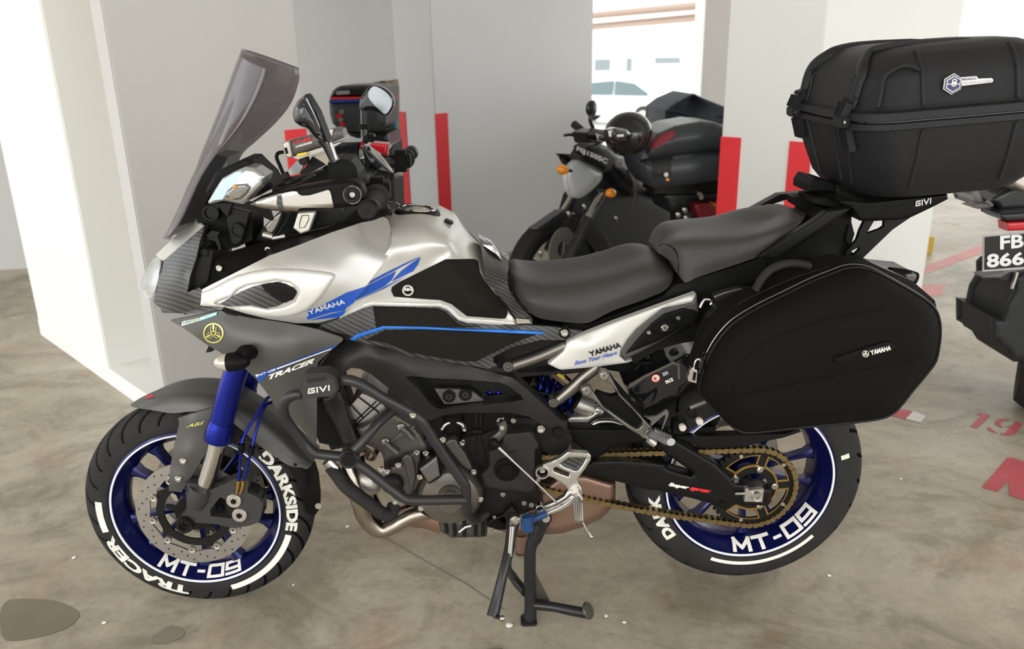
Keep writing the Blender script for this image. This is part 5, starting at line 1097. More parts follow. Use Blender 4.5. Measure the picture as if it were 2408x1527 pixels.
# --- cockpit: bars, guards, mirrors
bz, bx = 1.156, -0.158
tube('handlebar', BK, SATIN, [Vector((bx, -.42, bz)), Vector((bx-.012, -.25, bz)), Vector((bx-.05, -.14, bz+.01)), Vector((bx-.06, 0, bz+.005)), Vector((bx-.05, .14, bz+.01)), Vector((bx-.012, .25, bz)), Vector((bx, .42, bz))], .0115, 0, 14, sm=4)
for sy in (-1, 1):
    y0 = sy*.29
    g = lathe('grip', BK, RUBBER, (bx-.003, y0, bz), [(.012, 0), (.026, 0), (.026, sy*.006), (.0175, sy*.010)]+[(.0175+.001*(k % 2), sy*(.012+.008*k)) for k in range(13)]+[(.012, sy*.118)], 24)
    lathe('bar_end', BK, SATIN, (bx, sy*.41, bz), [(.001, 0), (.018, 0), (.0195, sy*.012), (.021, sy*.024), (.015, sy*.032), (.001, sy*.032)], 24)
    box('switch_housing', BK, BLACK, (bx-.008, sy*.235, bz+.004), (.052, .055, .056), bev=.012, seg=4)
    tube('lever', BK, SATIN, [Vector((bx-.045, sy*.215, bz+.005)), Vector((bx-.062, sy*.27, bz-.004)), Vector((bx-.060, sy*.34, bz-.010)), Vector((bx-.052, sy*.385, bz-.012))], [.008, .006, .005, .006], 0, 10, sm=4, flat=.8)
tube('switch_barrel', BK, BLACK, 'A 1385,890:-.33 1385,880:-.20', [.027, .028], 0, 24, sm=0)
prism('switch_gear', BK, BLACK, 'A 1280,830 1330,815 1420,820 1440,850 1475,900 1480,950 1290,950 1280,900', -.30, -.2, .005)
# hand guard, near side
surf('hand_guard', BK, BLACK, 'A 770,1092 830,1055 900,1030 1000,1000 1100,980 1200,962 1300,945 1400,934 1460,940 1500,965 1520,1005 1522,1055 1500,1090 1460,1112 1320,1125 1200,1135 1100,1142 960,1136 860,1125', -.405, thick=.03, bulge=.014, br=12, npts=300)
HG = SURF['hand_guard']
surf('hand_guard_plate', BK, STEEL, 'A 785,1092 850,1060 950,1030 1060,1010 1085,1012 1100,1030 1120,1038 1170,1035 1285,1000 1298,1010 1322,1112 1300,1116 1130,1114 1100,1120 1088,1136 960,1130 870,1118', Y=HG, off=-.003, thick=.004, label='brushed metal guard plate')
surf('carbon_patch', BK, CARB, 'A 958,1036 985,1032 998,1130 970,1128 955,1090', Y=HG, off=-.0045, thick=.002)
lathe('guard_bolt_cup', BK, SATIN, FR.U(*P('A 1440,1032', -.424)[0]), [(.001, .002), (.008, .002), (.0085, -.003), (.0135, -.003), (.014, -.001), (.0175, -.001), (.0185, .003), (.0185, .012)], 32); bolt(BK, 'A 1440,1032', -.428, .0055, STEEL)
lathe('guard_bolt_ring', BK, STEEL, FR.U(*P('A 1440,1032', -.425)[0]), [(.0158, 0), (.0170, 0), (.0170, .004)], 32)
# auxiliary lamp at the front of the guard
surf('guard_lamp_housing', BK, BLACK, 'A 500,1010 555,905 580,875 740,800 790,800 835,845 900,905 940,985 860,1030 780,1065 720,1000 560,1040', -.345, thick=.08, bulge=.01, br=8)
surf('guard_lamp', BK, mat('lamp_shell', (.52, .54, .53), .16, .8), 'A 515,1078 570,985 610,925 690,880 760,850 815,858 892,908 870,975 775,1068 738,1090 690,1082 615,1068 525,1090', -.40, thick=.05, bulge=.012, br=14, npts=300, label='silver handguard lamp')
surf('lamp_face', BK, mat('lamp_blue', (.42, .55, .66), .12, .7), 'A 528,1070 610,935 690,888 735,878 700,940 640,1000 610,1060', -.413, thick=.006)
surf('lamp_lens', BK, mat('lens_dark', (.16, .15, .14), .12, .6, coat=.5), 'A 640,1005 690,965 760,960 790,985 770,1020 730,1060 690,1065 640,1050 622,1040', -.415, thick=.01, bulge=.004, br=6, label='grey lamp lens')
for s in ('A 650,1035 740,1000', 'A 650,1048 735,1020', 'A 660,1056 725,1040'): tube('lens_fin', BK, CHROME, s, .0013, -.421, 6, sm=0)
tube('lens_glow', BK, AMBER, 'A 678,978 700,980', .0032, -.419, 8, sm=0)
# housings under the lamp
surf('dash_support', BK, BLACK, 'A 430,1150 480,1100 600,1090 780,1140 800,1200 800,1320 700,1370 620,1380 560,1360 500,1300 460,1240', -.09, thick=.1)
disc('headlight_adjuster', BK, SATIN, 'A 530,1150', -.12, .019, .03, dish=.006, seg=28); disc('adjuster_ring', BK, SATIN, 'A 700,1262', -.12, .0165, .02, dish=.004, seg=24)
surf('bracket_plate', BK, SATIN, 'A 655,1110 785,1145 768,1220 735,1330 700,1358 660,1350 630,1200', -.105, thick=.02, bulge=.003, br=4)
surf('star_knob', BK, SATIN, 'A 505,1290 540,1262 590,1270 575,1300 590,1330 600,1380 585,1388 565,1330 515,1318', -.13, thick=.01)
surf('support_flap', BK, SATIN, 'A 580,1090 668,1090 640,1172 600,1130', -.12, thick=.02)
surf('fork_top_shroud', BK, BLACK, 'A 800,1100 900,1110 925,1200 880,1180 840,1150', -.2, thick=.02)
surf('head_stock', BK, SATIN, 'A 820,1320 860,1250 960,1150 1070,1140 1290,1130 1440,1120 1520,1140 1450,1190 1100,1280 900,1330', -.06, thick=.12)
surf('fork_brace', BK, GUN, 'A 880,1235 930,1180 985,1140 1010,1150 960,1240 930,1280 895,1290', -.12, thick=.02, bulge=.004, br=4)
surf('silver_bracket', BK, mat('satin_alloy', (.60, .57, .50), .35, .6), 'A 1090,1150 1195,1142 1200,1160 1165,1262 1110,1282 1062,1245', -.12, thick=.02, bulge=.002, br=3)
tube('bracket_line', BK, SATIN, 'A 1118,1165 1160,1162 1162,1190 1135,1240 1102,1245 1103,1215 1118,1165', .0009, -.1225, 6, sm=0)
tube('cable_lug', BK, ALU, 'A 868,1285 930,1300', .007, -.13, 10, sm=0); tube('cable_lug', BK, ALU, 'A 930,1310 1010,1295', .005, -.13, 10, sm=0)
for s in ('A 1000,1140 980,1200 940,1280', 'A 1050,1140 1010,1220 960,1290'): tube('control_cable', BK, BLACK, s, .0045, -.13, 8)
for s in ('A 880,985 1000,940 1140,905 1260,870', 'A 900,990 1060,960 1200,900'): tube('control_cable', BK, GLOSS, s, .0035, -.2, 8)
surf('tank_top_trim', BK, BLACK, 'A 1480,1115:-.06 1530,1078:-.02 1640,1088:-.01 1662,1100:-.01 1692,1160:-.03 1640,1168:-.06 1500,1210:-.1 1390,1205:-.1', -.08, thick=.03)
# dashboard hood and instruments
surf('instrument_cowl', BK, mat('cowl_grey', (.42, .42, .41), .4, .3), 'K 130,1050 150,1030 240,930 330,918 300,1000 270,1055 170,1075', 0.02, thick=.02)
surf('instrument_side', BK, SATIN, 'K 272,1052 330,990 400,885 540,960 470,1000 330,1072', .0, thick=.03)
prism('instrument_box', BK, GLOSS, 'K 620,790 690,745 880,738 865,820 862,915 640,925', .03, .12, .003)
surf('bracket_fin', BK, mat('bronze_bracket', (.42, .38, .30), .35, .6), 'K 412,882 560,832 566,980', -.02, thick=.008)
surf('cockpit_base', BK, BLACK, 'K 0,1160 120,1120 400,1060 560,960 900,930 1000,1050 920,1180 600,1110 300,1160 0,1260', .05, thick=.05)
# toll transponder with its label
tu = surf('toll_unit', BK, mat('unit_grey', (.10, .088, .085), .38), 'K 150,732 400,668 500,640 640,600 700,612 722,690 560,760 410,808 190,892 160,800', -.03, thick=.05, bulge=.01, br=12)
surf('unit_end', tu, mat('unit_frame', (.56, .53, .46), .35, .5), 'K 98,752 150,728 175,745 200,880 185,900 140,888 125,850', -.045, thick=.05, bulge=.004, br=4, label='pale end frame')
prism('unit_port', tu, GLOSS, 'K 120,800 145,790 162,850 140,862', -.051, -.04, .001)
surf('unit_foot', tu, MATS['unit_frame'], 'K 190,890 430,812 700,735 680,750 500,830 260,912', -.035, thick=.05)
surf('unit_reflector', tu, MATS['unit_frame'], 'K 500,645 560,615 612,612 600,680 540,692 510,670', -.042, thick=.01, bulge=.002, br=3)
txt('unit_lettering', tu, RED, 'MT-SG', 'K 215,765 390,722 385,685 212,728', -.041, .001, bold=.07)
txt('unit_lettering', tu, WLET, 'DARKSIDERS', 'K 235,798 400,750 398,730 232,778', -.041, .001, bold=.04)
surf('unit_yellow_label', tu, YEL, 'K 245,858 342,838 345,862 250,882', -.044, thick=.001)
disc('unit_mount', BK, RUBBER, 'K 305,930', -.03, .010, .03)
tube('unit_cable', BK, BLACK, 'K 112,838 60,850 45,895 75,970 110,1050 150,1110', .0042, -.03, 10); tube('cable_boot', BK, RUBBER, 'K 120,1045 180,1165', .009, -.03, 10, sm=0)
# mirrors
surf('mirror_housing', BK, GLOSS, 'K 322,265 352,300 430,450 490,590 545,730 520,745 460,725 400,675 350,600 270,580 225,540 203,460 215,400 260,320', -.36, thick=.02, bulge=.03, br=20, r=1, label='glossy black near mirror shell')
surf('mirror_rim', BK, BLACK, 'K 322,265 345,285 440,440 500,600 555,735 520,745 470,600 400,450 345,350', -.375, thick=.05)
surf('mirror_glass', BK, MIRRORM, 'K 335,290 352,312 410,430 470,570 490,650 455,590 390,450 350,360', -.377, thick=.004, label='sliver of mirror glass')
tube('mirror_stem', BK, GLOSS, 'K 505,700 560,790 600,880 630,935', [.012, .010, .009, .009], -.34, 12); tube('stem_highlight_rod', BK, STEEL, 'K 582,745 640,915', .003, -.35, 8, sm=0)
surf('mirror_housing', BK, GLOSS, 'K 870,400 868,350 885,295 940,205 990,170 1090,182 1175,240 1218,310 1212,400 1150,482 1080,462 980,420 920,440 890,440', .36, thick=.03, bulge=.008, br=8, r=1, label='glossy black far mirror shell')
surf('mirror_glass', BK, MIRRORM, 'K 992,180 1060,190 1150,250 1195,320 1195,380 1135,472 1080,430 990,340 948,272', .348, thick=.004, r=1, label='grey mirror glass')
tube('mirror_stem', BK, GLOSS, 'K 910,420 912,560 915,700 905,740', [.009, .008, .009, .010], .36, 12); tube('stem_nut', BK, BLACK, 'K 915,560 918,610', .014, .36, 12, sm=0)
# far bar: brake reservoir, phone cradle
surf('brake_reservoir', BK, REDL, 'K 968,770 1000,745 1160,762 1150,800 1145,880 1080,850 1000,800', .24, thick=.05, bulge=.006, br=6, label='red brake reservoir')
surf('phone_cradle', BK, GLOSS, 'K 880,782 930,790 1040,900 1130,985 1205,1050 1150,1050 1050,1030 960,930', .02, thick=.03, bulge=.004, br=4)
surf('cradle_plate', BK, STEEL, 'K 962,772 1000,800 1080,870 1150,960 1195,1020 1185,1030 1090,930 1000,850', .0, thick=.01)
surf('cradle_arm', BK, BLACK, 'K 905,745 905,700 950,655 1010,665 1020,690 975,700 940,760', .02, thick=.03, bulge=.004, br=4)
tube('cradle_stem', BK, BLACK, 'K 940,790 970,950 960,1060', .010, .04, 10); tube('control_cable', BK, BLACK, 'K 1010,1040 985,1120 950,1200 930,1240', .0035, .03, 8); tube('control_cable', BK, BLACK, 'K 950,980 960,1080 940,1200', .0035, .0, 8)
surf('far_lever_guard', BK, BLACK, 'K 1185,1060 1250,965 1300,960 1318,995 1280,1030 1200,1062', .3, thick=.02, bulge=.003, br=3)
# --- grab rails, carrier, case plate
surf('grab_rail', BK, SATIN, 'I 640,1152 720,1140 792,1128 760,1160 700,1200 510,1325 330,1440 212,1440 250,1405 400,1310 560,1210', -.16, thick=.02, bulge=.004, br=5)
surf('grab_rail', BK, SATIN, 'I 0,1245 160,1150 350,1046 530,1030 528,1052 432,1066 300,1110 165,1182 150,1212 0,1250', .15, thick=.03, bulge=.003, br=3)
surf('rack_bridge', BK, BLACK, 'I 430,1062 528,1056 560,1098 620,1090 720,1080 800,1130 640,1152 560,1200 490,1140 445,1112', .0, thick=.05)
surf('rack_latch', BK, BLACK, 'I 525,1030 528,985 560,940 640,958 700,980 700,1030 690,1035 592,1028', -.02, thick=.10, bulge=.004, br=4)
surf('rack_link', BK, ENGD, 'I 560,1100 560,1068 700,1066 820,1080 840,1100 790,1130 720,1135', -.05, thick=.1)
surf('case_plate', BK, BLACK, 'I 715,1078 800,1080 900,1092 1388,1042 1394,1074 1375,1085 1290,1128 1160,1190 1080,1205 850,1210 815,1160 790,1130 730,1110', -.13, thick=.24, bulge=.008, br=6)
txt('plate_lettering', BK, mat('letter_silver', (.62, .62, .60), .3, .5), 'GIVI', 'I 1192,1125 1288,1105 1290,1066 1190,1086', -.139, .002)
surf('carrier_arm', BK, SATIN, 'I 880,1208 1160,1190 1050,1265 860,1448 760,1430 765,1405 830,1330 850,1270', -.12, thick=.012, holes=('I 935,1212 1001,1207 999,1245 975,1262 888,1292', 'I 800,1395 850,1370 845,1392 795,1440 768,1438'), mir=True)
surf('carrier_block', BK, BLACK, 'I 780,1235 800,1245 815,1290 790,1370 760,1330', -.11, thick=.05)
tube('rear_indicator', BK, BLACK, 'H 1730,235 1830,260 1900,290', [.012, .017, .020], -.165, 16, sm=2); surf('indicator_tip', BK, mat('lens_dark2', (.10, .10, .10), .15, coat=.5), 'H 1840,250 1900,240 1925,255 1925,300 1895,325 1850,290', -.178, thick=.03, bulge=.006, br=6)
surf('tail_tray', BK, SATIN, 'H 1560,150 1700,215 1900,235 1840,300 1700,300', -.1, thick=.1)
# case carrier behind the side case
surf('case_bracket', BK, GUN, 'H 520,400 600,370 700,345 780,350 790,380 700,400 640,450 560,500 530,440', -.18, thick=.02, bulge=.004, br=4)
tube('bracket_hook', BK, STEEL, 'H 430,480 460,425 510,435 500,460', .004, -.19, 8, sm=2); disc('bracket_knob', BK, BLACK, 'H 735,385', -.19, .010, .02, dish=.002)
tube('case_stay', BK, GUN, 'Q 2090,760 2290,680', .008, -.17, 10, sm=0)
for s in ('Q 2225,950', 'Q 2005,1030'): disc('stay_bolt', BK, mat('pale_cap', (.78, .68, .60), .4), s, -.19, .0085, .012, dish=.002)
disc('stay_washer', BK, SATIN, 'Q 2130,840', -.17, .012, .012, dish=.002)
surf('stay_bracket', BK, BLACK, 'Q 1880,960 1960,930 2050,945 2080,1020 2050,1090 1990,1120 1870,1100', -.17, thick=.03, bulge=.004, br=4)
surf('hugger_body', BK, BLACK, 'Q 1400,700 1500,800 1950,600 2080,480 2408,380 2480,900 2408,1050 2300,1040 1700,1030 1560,900 1480,830', -.05, thick=.05)
surf('guard_box', BK, GLOSS, 'Q 1240,450 1310,460 2060,65 2180,90 2330,20 2408,200 2050,480 1960,600 1500,800 1400,690 1300,600 1290,500', -.11, thick=.10, bulge=.006, br=8, label='gloss black storage box with stickers')
surf('box_edge', BK, GUN, 'Q 1290,510 1310,460 1500,350 1880,170 1960,195 1965,395 1940,400 1930,215 1870,200 1500,385 1310,520', -.118, thick=.006)
disc('round_sticker', BK, WLET, 'Q 1652,382', -.121, .0105, .001, seg=28); c_ = FR.U(*P('Q 1652,382', -.1215)[0]); platexz('sticker_ring', BK, RED, c_, [circ(.0108, 32), circ(.0092, 32)], -.0006, .0006)
txt('box_sticker', BK, RED, 'EL', 'Q 1625,400 1665,415 1675,385 1635,365', -.1215, .001, bold=.06)
txt('box_sticker', BK, WLET, 'FACE', 'Q 1790,460 1885,415 1862,372 1770,415', -.118, .0015, bold=.08)
txt('box_sticker', BK, GREYL, 'IRON', 'Q 1752,360 1820,330 1800,285 1735,310', -.118, .0015, bold=.08)
# ================================================================== SIDE CASE
pc = FR.U(1930, 1000, -.36)
def local_thing(name, at, label, cat, group=None):
    """empty standing in the bike's frame, so traced parts keep their places"""
    w = FR.o+FR.e*at[0]+FR.n*at[1]; o = empty(name, (w[0], w[1], at[2]), FR.yaw, label, cat, group); o['_off'] = 0; del o['_off']; OFFS[o.name] = Vector(at); return o
OFFS = {}
def settle(root):
    d = OFFS[root.name]
    for c in root.children: c.location = c.location-d
PC = local_thing('side_case', (pc.x, -.30, pc.z-.0), 'large black fabric side case hanging left of the rear wheel', 'side case')
ob = 'H 425,1060 440,960 470,880 500,800 560,700 640,610 720,550 850,475 1000,402 1200,305 1350,245 1430,215 1510,205 1600,218 1700,262 1850,345 1980,425 2050,490 2080,560 2088,650 2078,750 2055,850 2000,930 1900,1050 1800,1175 1750,1215 1680,1245 1500,1272 1100,1312 900,1335 760,1345 700,1332 640,1290 580,1230 480,1120 440,1090'
surf('case_shell', PC, FABRIC, ob, -.345, ctrl='H 1300,760:-.375', thick=.12, bulge=.075, br=75, npts=900, ang=50)
CYf = SURF['case_shell']
surf('case_crease_panel', PC, FABRIC, 'H 640,1130 650,1000 700,870 760,790 850,715 1000,640 1300,540 1700,470 1900,560 2010,700 2030,760 1900,860 1500,940 1100,1020 700,1110', Y=CYf, off=.004, thick=.006, bulge=.011, br=40, npts=500, ang=60)
surf('case_back', PC, SATIN, 'H 405,820 425,720 452,640 500,550 560,480 680,425 800,372 900,330 1100,260 1350,155 1560,148 1700,210 1900,300 2050,430 2088,600 2070,800 1900,1040 1750,1210 1500,1265 800,1335 700,1325 560,1210 430,1080', -.24, thick=.10, flatback=-.20)
onseam2 = [FR.U(a, b, -.352) for a, b, _ in cat3(P(ob), 3, True)]
tube('zip_seam', PC, SATIN, onseam2, .0034, 0, 8, sm=0, closed=True); tube('zip_line', PC, GUN, [FR.U(a, b, -.330) for a, b, _ in cat3([(p[0]-6, p[1]-8, 0) for p in P(ob)[1:19]], 4)], .0016, 0, 6, sm=0)
tube('carry_handle', PC, RUBBER, 'H 815,360 850,290 910,225 980,190 1060,175 1140,182 1185,195', .0085, -.28, 10, flat=1.6)
tube('piping', PC, SATIN, 'H 690,460 800,400 1000,310 1200,235 1400,180', .002, -.30, 6)
surf('badge_recess', PC, BLACK, 'H 1355,828 1500,780 1700,718 1750,722 1800,755 1760,775 1550,840 1400,870 1360,865', Y=SURF['case_crease_panel'], off=-.0045, thick=.005, bulge=.002, br=3)
BYf = lambda x, y: SURF['case_crease_panel'](x, y)
txt('badge_lettering', PC, WLET, 'YAMAHA', 'H 1612,812 1748,775 1745,740 1600,775', BYf, .0085, bold=.05)
bc = P('H 1573,801')[0]; emblem(PC, WLET, bc[0], bc[1], 7.6, BYf, -.009, nm='badge_emblem')
zp = prism('zip_pull', PC, GLOSS, 'H 425,835 455,825 470,900 462,915 420,905 418,880', -.362, -.352, .002); tube('zip_loop', PC, ENGD, 'H 445,800 460,788 472,805 460,840 445,845', .002, -.357, 8)
settle(PC)
PL = local_thing('padlock', tuple(FR.U(*P('H 385,950', -.36)[0])), 'small chrome combination padlock on the side case zip', 'padlock')
prism('lock_body', PL, CHROME, 'H 372,898 412,915 405,1005 350,990 345,972', -.372, -.355, .0015, seg=2)
prism('dial_window', PL, BLACK, 'H 385,925 404,932 396,988 376,980', -.3728, -.371, 0)
for k in range(4): tube('number_dial', PL, CHROME, f'H {350-k*1.5+6},{915+k*21} {378-k*1.5},{922+k*21}', .0042, -.366, 10, sm=0)
tube('shackle', PL, CHROME, 'H 385,905 395,860 408,840 425,838 432,850', .0024, -.362, 10, sm=4)
settle(PL)
# ================================================================== TOP CASE
TC_ = local_thing('top_case', (.86, 0, 1.09), 'large ribbed black hard top case on the rear rack', 'top case')
tl = .065; ct, st_ = math.cos(tl), math.sin(tl); T0 = Vector((.872, 0, 1.100))
def tcp(x, y, h): return Vector((T0.x+x*ct-h*st_, y, T0.z+x*st_+h*ct))
def rrect(x0, x1, hw, r, n=8):
    out = []
    for cx_, cy_, a0 in ((x0+r, -hw+r, 180), (x1-r, -hw+r, 270), (x1-r, hw-r, 0), (x0+r, hw-r, 90)):
        for k in range(n+1): a = math.radians(a0+90*k/n); out.append((cx_+r*math.cos(a), cy_+r*math.sin(a)))
    return out
def rings(name, lv, m, par, ang=35):
    v = []; f = []
    for (h, x0, x1, hw, r) in lv: v += [tcp(x, y, h) for x, y in rrect(x0, x1, hw, r)]
    n = len(rrect(0, 1, .5, .1)); k = len(lv)
    for i in range(k-1): f += [(i*n+j, i*n+(j+1) % n, (i+1)*n+(j+1) % n, (i+1)*n+j) for j in range(n)]
    f += [tuple(range(n)), tuple((k-1)*n+j for j in range(n))]; return fromdata(name, v, f, m, par, ang, recalc=True)
LB = [(0, .055, .355, .165, .07), (.008, .035, .378, .185, .08), (.03, .022, .398, .205, .08), (.09, .008, .425, .226, .075), (.150, -.006, .438, .240, .07), (.158, -.008, .440, .242, .07)]
LL = [(.197, -.008, .440, .242, .07), (.203, -.004, .436, .238, .07), (.208, -.001, .433, .235, .07), (.255, .010, .422, .226, .07), (.285, .022, .41, .214, .075), (.305, .042, .39, .195, .075), (.318, .075, .36, .165, .07), (.323, .11, .33, .13, .06)]
rings('case_base', LB, CASEP, TC_); lid = rings('lid', LL, CASEP, TC_)
rings('lower_rim', [(.158, -.012, .444, .246, .07), (.160, -.018, .450, .252, .072), (.172, -.018, .450, .252, .072), (.174, -.014, .446, .248, .07)], CASEP, TC_)
rings('seam', [(.172, -.010, .442, .244, .07), (.180, -.010, .442, .244, .07)], GLOSS, TC_)
rings('upper_rim', [(.177, -.014, .446, .248, .07), (.179, -.020, .452, .254, .072), (.194, -.018, .450, .252, .072), (.199, -.008, .442, .242, .07)], CASEP, TC_)
def prof(lv, h, side):   # x of the front face or -y of the near side at height h
    hs = [l[0] for l in lv]; return float(np.interp(h, hs, [l[1] if side == 'f' else l[3] for l in lv]))
for y in (-.150, .150):  # ribs that climb the front and run over the lid
    pts = [tcp(prof(LL, h, 'f')-.002, y*min(1, (.34-h)/.10+.35), h) for h in (.200, .225, .25, .27, .285, .30, .31)]+[tcp(x, y*.72, .316) for x in (.10, .16, .24, .30)]
    tube('lid_rib', TC_, CASEP, pts, [.0105]*9+[.008, .002], 0, 12, sm=3, flat=1.7)
for x in (.105, .30):
    tube('side_rib', TC_, CASEP, [tcp(x, -prof(LL, h, 's')-.001, h) for h in (.203, .22, .24, .26, .275, .29, .30, .31)], .0045, 0, 8, sm=2, flat=1.0); tube('side_rib', TC_, CASEP, [tcp(x, -prof(LB, h, 's')-.0005, h) for h in (.155, .13, .10, .07, .03)], .004, 0, 8, sm=2)
for y0_, x1_ in ((-.150, .105),):
    tube('panel_arch', TC_, CASEP, [tcp(prof(LL, h, 'f')+.02+.0*h, -prof(LL, h, 's')+.012, h) for h in (.205, .24, .265)]+[tcp(.055, -.222, .282), tcp(.075, -.222, .284), tcp(.098, -.226, .274)], .0042, 0, 8, sm=3)
for y in (-.118, .118): tube('panel_arch', TC_, CASEP, [tcp(prof(LL, h, 'f')-.001, y*min(1, (.34-h)/.10+.35), h) for h in (.203, .22, .24, .262)]+[tcp(.040, y*.6, .280), tcp(.044, 0, .284)], .0040, 0, 8, sm=3)
for y in (-.13, -.06, .10): tube('front_rib', TC_, CASEP, [tcp(prof(LB, h, 'f')-.0005, y*(.8+.2*h/.15), h) for h in (.155, .12, .08, .03)], .004, 0, 8, sm=2)
# raised lid panels
def lidpanel(name, pts, off=.004):
    v = [tcp(*p) for p in pts]; bm = bmesh.new(); f = bm.faces.new([bm.verts.new(p) for p in v])
    return None
for y in (-.148, .148):
    h = box('hinge_block', TC_, CASEP, (0, 0, 0), (.022, .050, .026), bev=.004); h.location = tcp(-.026, y, .176); h.rotation_euler = (0, -tl, 0)
    for k in range(4):
        q = box('hinge_fin', TC_, CASEP, (0, 0, 0), (.018, .004, .030), bev=.001); q.location = tcp(-.024, y-.020+.013*k, .200); q.rotation_euler = (0, .35, 0)
        q = box('hinge_fin', TC_, CASEP, (0, 0, 0), (.016, .004, .050), bev=.001); q.location = tcp(-.012, y-.020+.013*k, .135); q.rotation_euler = (0, -.30, 0)
    q = box('lid_hook', TC_, CASEP, (0, 0, 0), (.026, .040, .010), bev=.003); q.location = tcp(-.008, y, .222); q.rotation_euler = (0, -.3, 0)
    lathe('hinge_pin', TC_, STEEL, tcp(-.030, y-.027, .176), [(.001, 0), (.0028, 0), (.0028, .006)], 10)
# maker's sticker on the lid side
NAVY = mat('sticker_navy', (.02, .03, .10), .35)
sy_ = -.2365
def lidY(px, py): return -.2372
def hexa(r): return [(r*math.cos(math.pi/2+k*math.pi/3), r*math.sin(math.pi/2+k*math.pi/3)) for k in range(6)]
hc = FR.U(*P('I 1423,362', sy_)[0])
platexz('hexagon_sticker', TC_, WLET, hc, [hexa(.0206)], -.001, .003); platexz('hexagon_sticker', TC_, NAVY, hc, [hexa(.0191)], -.0022, .001); platexz('hexagon_sticker', TC_, WLET, hc, [hexa(.0164)], -.0032, .001); platexz('hexagon_sticker', TC_, NAVY, hc, [hexa(.0144)], -.0042, .001)
platexz('emblem_ring', TC_, WLET, hc, [circ(.0050, 24), circ(.0032, 24)], -.0052, .001); platexz('emblem_bar', TC_, WLET, hc, [[(-.0125, -.0008), (.0125, -.0008), (.0125, .0008), (-.0125, .0008)]], -.0050, .0008); platexz('emblem_bar', TC_, WLET, hc, [circ(.0050, 24, 0, .0055), circ(.0032, 24, 0, .0055)], -.0052, .001)
surf('name_sticker', TC_, mat('sticker_cream', (.74, .73, .70), .4), 'I 1472,322 1570,314 1582,330 1665,326 1675,338 1668,352 1480,374', -.2405, thick=.006)
txt('name_lettering', TC_, NAVY, 'BISADO', 'I 1480,342 1570,336 1570,320 1480,328', -.2405, .0012, bold=.02)
txt('name_lettering', TC_, MATS['letter_grey'], 'TECHNOLOGIES', 'I 1480,368 1668,350 1668,334 1480,350', -.2405, .0012, bold=.02)
settle(TC_)
# ================================================================== PARKED MOTORCYCLES BEHIND
DARKM = mat('parked_black', (.014, .0145, .016), .32, .1, coat=.2); DARKR = mat('parked_matt', (.016, .0165, .018), .6)
def lt(fr, at, label, cat, group=None):
    setfr(fr); return local_thing(cat.replace(' ', '_'), at, label, cat, group)
def pwheel(par, c, R, W, tilt=0., nm='wheel', rimm=None):
    prof = [(R*.72, -W*.32), (R*.78, -W*.46), (R*.9, -W*.5), (R*.97, -W*.3), (R, 0), (R*.97, W*.3), (R*.9, W*.5), (R*.78, W*.46), (R*.72, W*.32)]
    v, f = lathemesh(prof, 48); ca, sa = math.cos(tilt), math.sin(tilt); v = [(c[0]+a*ca-b*sa, c[1]+a*sa+b*ca, c[2]+d) for a, b, d in v]; t = fromdata(nm, v, f, RUBBER, par, 40, recalc=True)
    v, f = lathemesh([(R*.72, -W*.32), (R*.66, -W*.25), (R*.66, W*.25), (R*.72, W*.32)], 40); fromdata('rim', [(c[0]+a*ca-b*sa, c[1]+a*sa+b*ca, c[2]+d) for a, b, d in v], f, rimm or DARKM, t, 40, recalc=True)
    for k in range(5):
        a = math.radians(72*k+12); p = [Vector((R*r*math.cos(a)*ca, R*r*math.cos(a)*sa, R*r*math.sin(a)))+Vector(c) for r in (.05, .68)]; tube('spoke', t, rimm or DARKM, p, [.02, .014], 0, 8, sm=0)
    return t
g0 = Gd(1330, 640, .30)
FA = Fr(g0[0], g0[1], .85); BA = lt(FA, (0, 0, 0), 'black naked motorcycle with a round-topped clear headlight, parked behind the rider seat', 'motorcycle')
OFFS[BA.name] = Vector((0, 0, 0))
pwheel(BA, (-.03, .0, .31), .31, .11, tilt=-.45); pwheel(BA, (1.33, 0, .30), .30, .15)
surf('engine', BA, DARKR, 'J 560,1180 640,900 760,760 860,700 1000,760 1080,870 1250,900 1300,960 1330,1150 1250,1300 1100,1400 700,1440 560,1420 520,1300', -.03, thick=.16, bulge=.03, br=30)
surf('front_mudguard', BA, DARKM, 'J 250,1145 300,1110 400,1040 460,1000 540,1010 600,1080 580,1130 480,1100 380,1130 290,1165', -.03, thick=.05, bulge=.01, br=12)
surf('tank', BA, DARKM, 'J 700,600 800,600 900,590 1050,620 1120,700 1080,860 960,900 850,820 760,700', -.08, thick=.26, bulge=.08, br=40)
surf('seat', BA, SEAT, 'J 1080,700 1200,760 1300,790 1300,880 1200,900 1060,860', -.08, thick=.2, bulge=.03, br=15)
for s, y in (('J 760,865 720,930 640,1070 620,1100', -.16), ('J 530,890 500,950 460,1010', .06)):
    tube('fork_tube', BA, CHROME, s, .020, y, 14, sm=2); 
tube('fork_lower', BA, DARKM, 'J 640,1060 560,1220 440,1440', [.026, .026, .022], -.16, 14, sm=2); tube('fork_lower', BA, DARKM, 'J 470,1000 420,1110 340,1300', [.026, .026, .022], .10, 14, sm=2)
h = surf('headlight', BA, LENS, 'J 500,690 530,645 575,615 640,650 720,700 762,722 745,780 690,840 620,895 570,916 525,905 495,830 484,760', -.12, thick=.025, bulge=.02, br=22, r=1, label='clear faceted headlight'); surf('reflector', h, STEEL, 'J 515,700 560,650 720,720 730,780 620,880 560,900 510,830', -.11, thick=.02)
surf('headlight_cowl', BA, DARKM, 'J 572,610 600,560 640,500 740,500 820,530 900,600 880,680 770,722 700,680 620,650', -.13, thick=.06, bulge=.02, br=15)
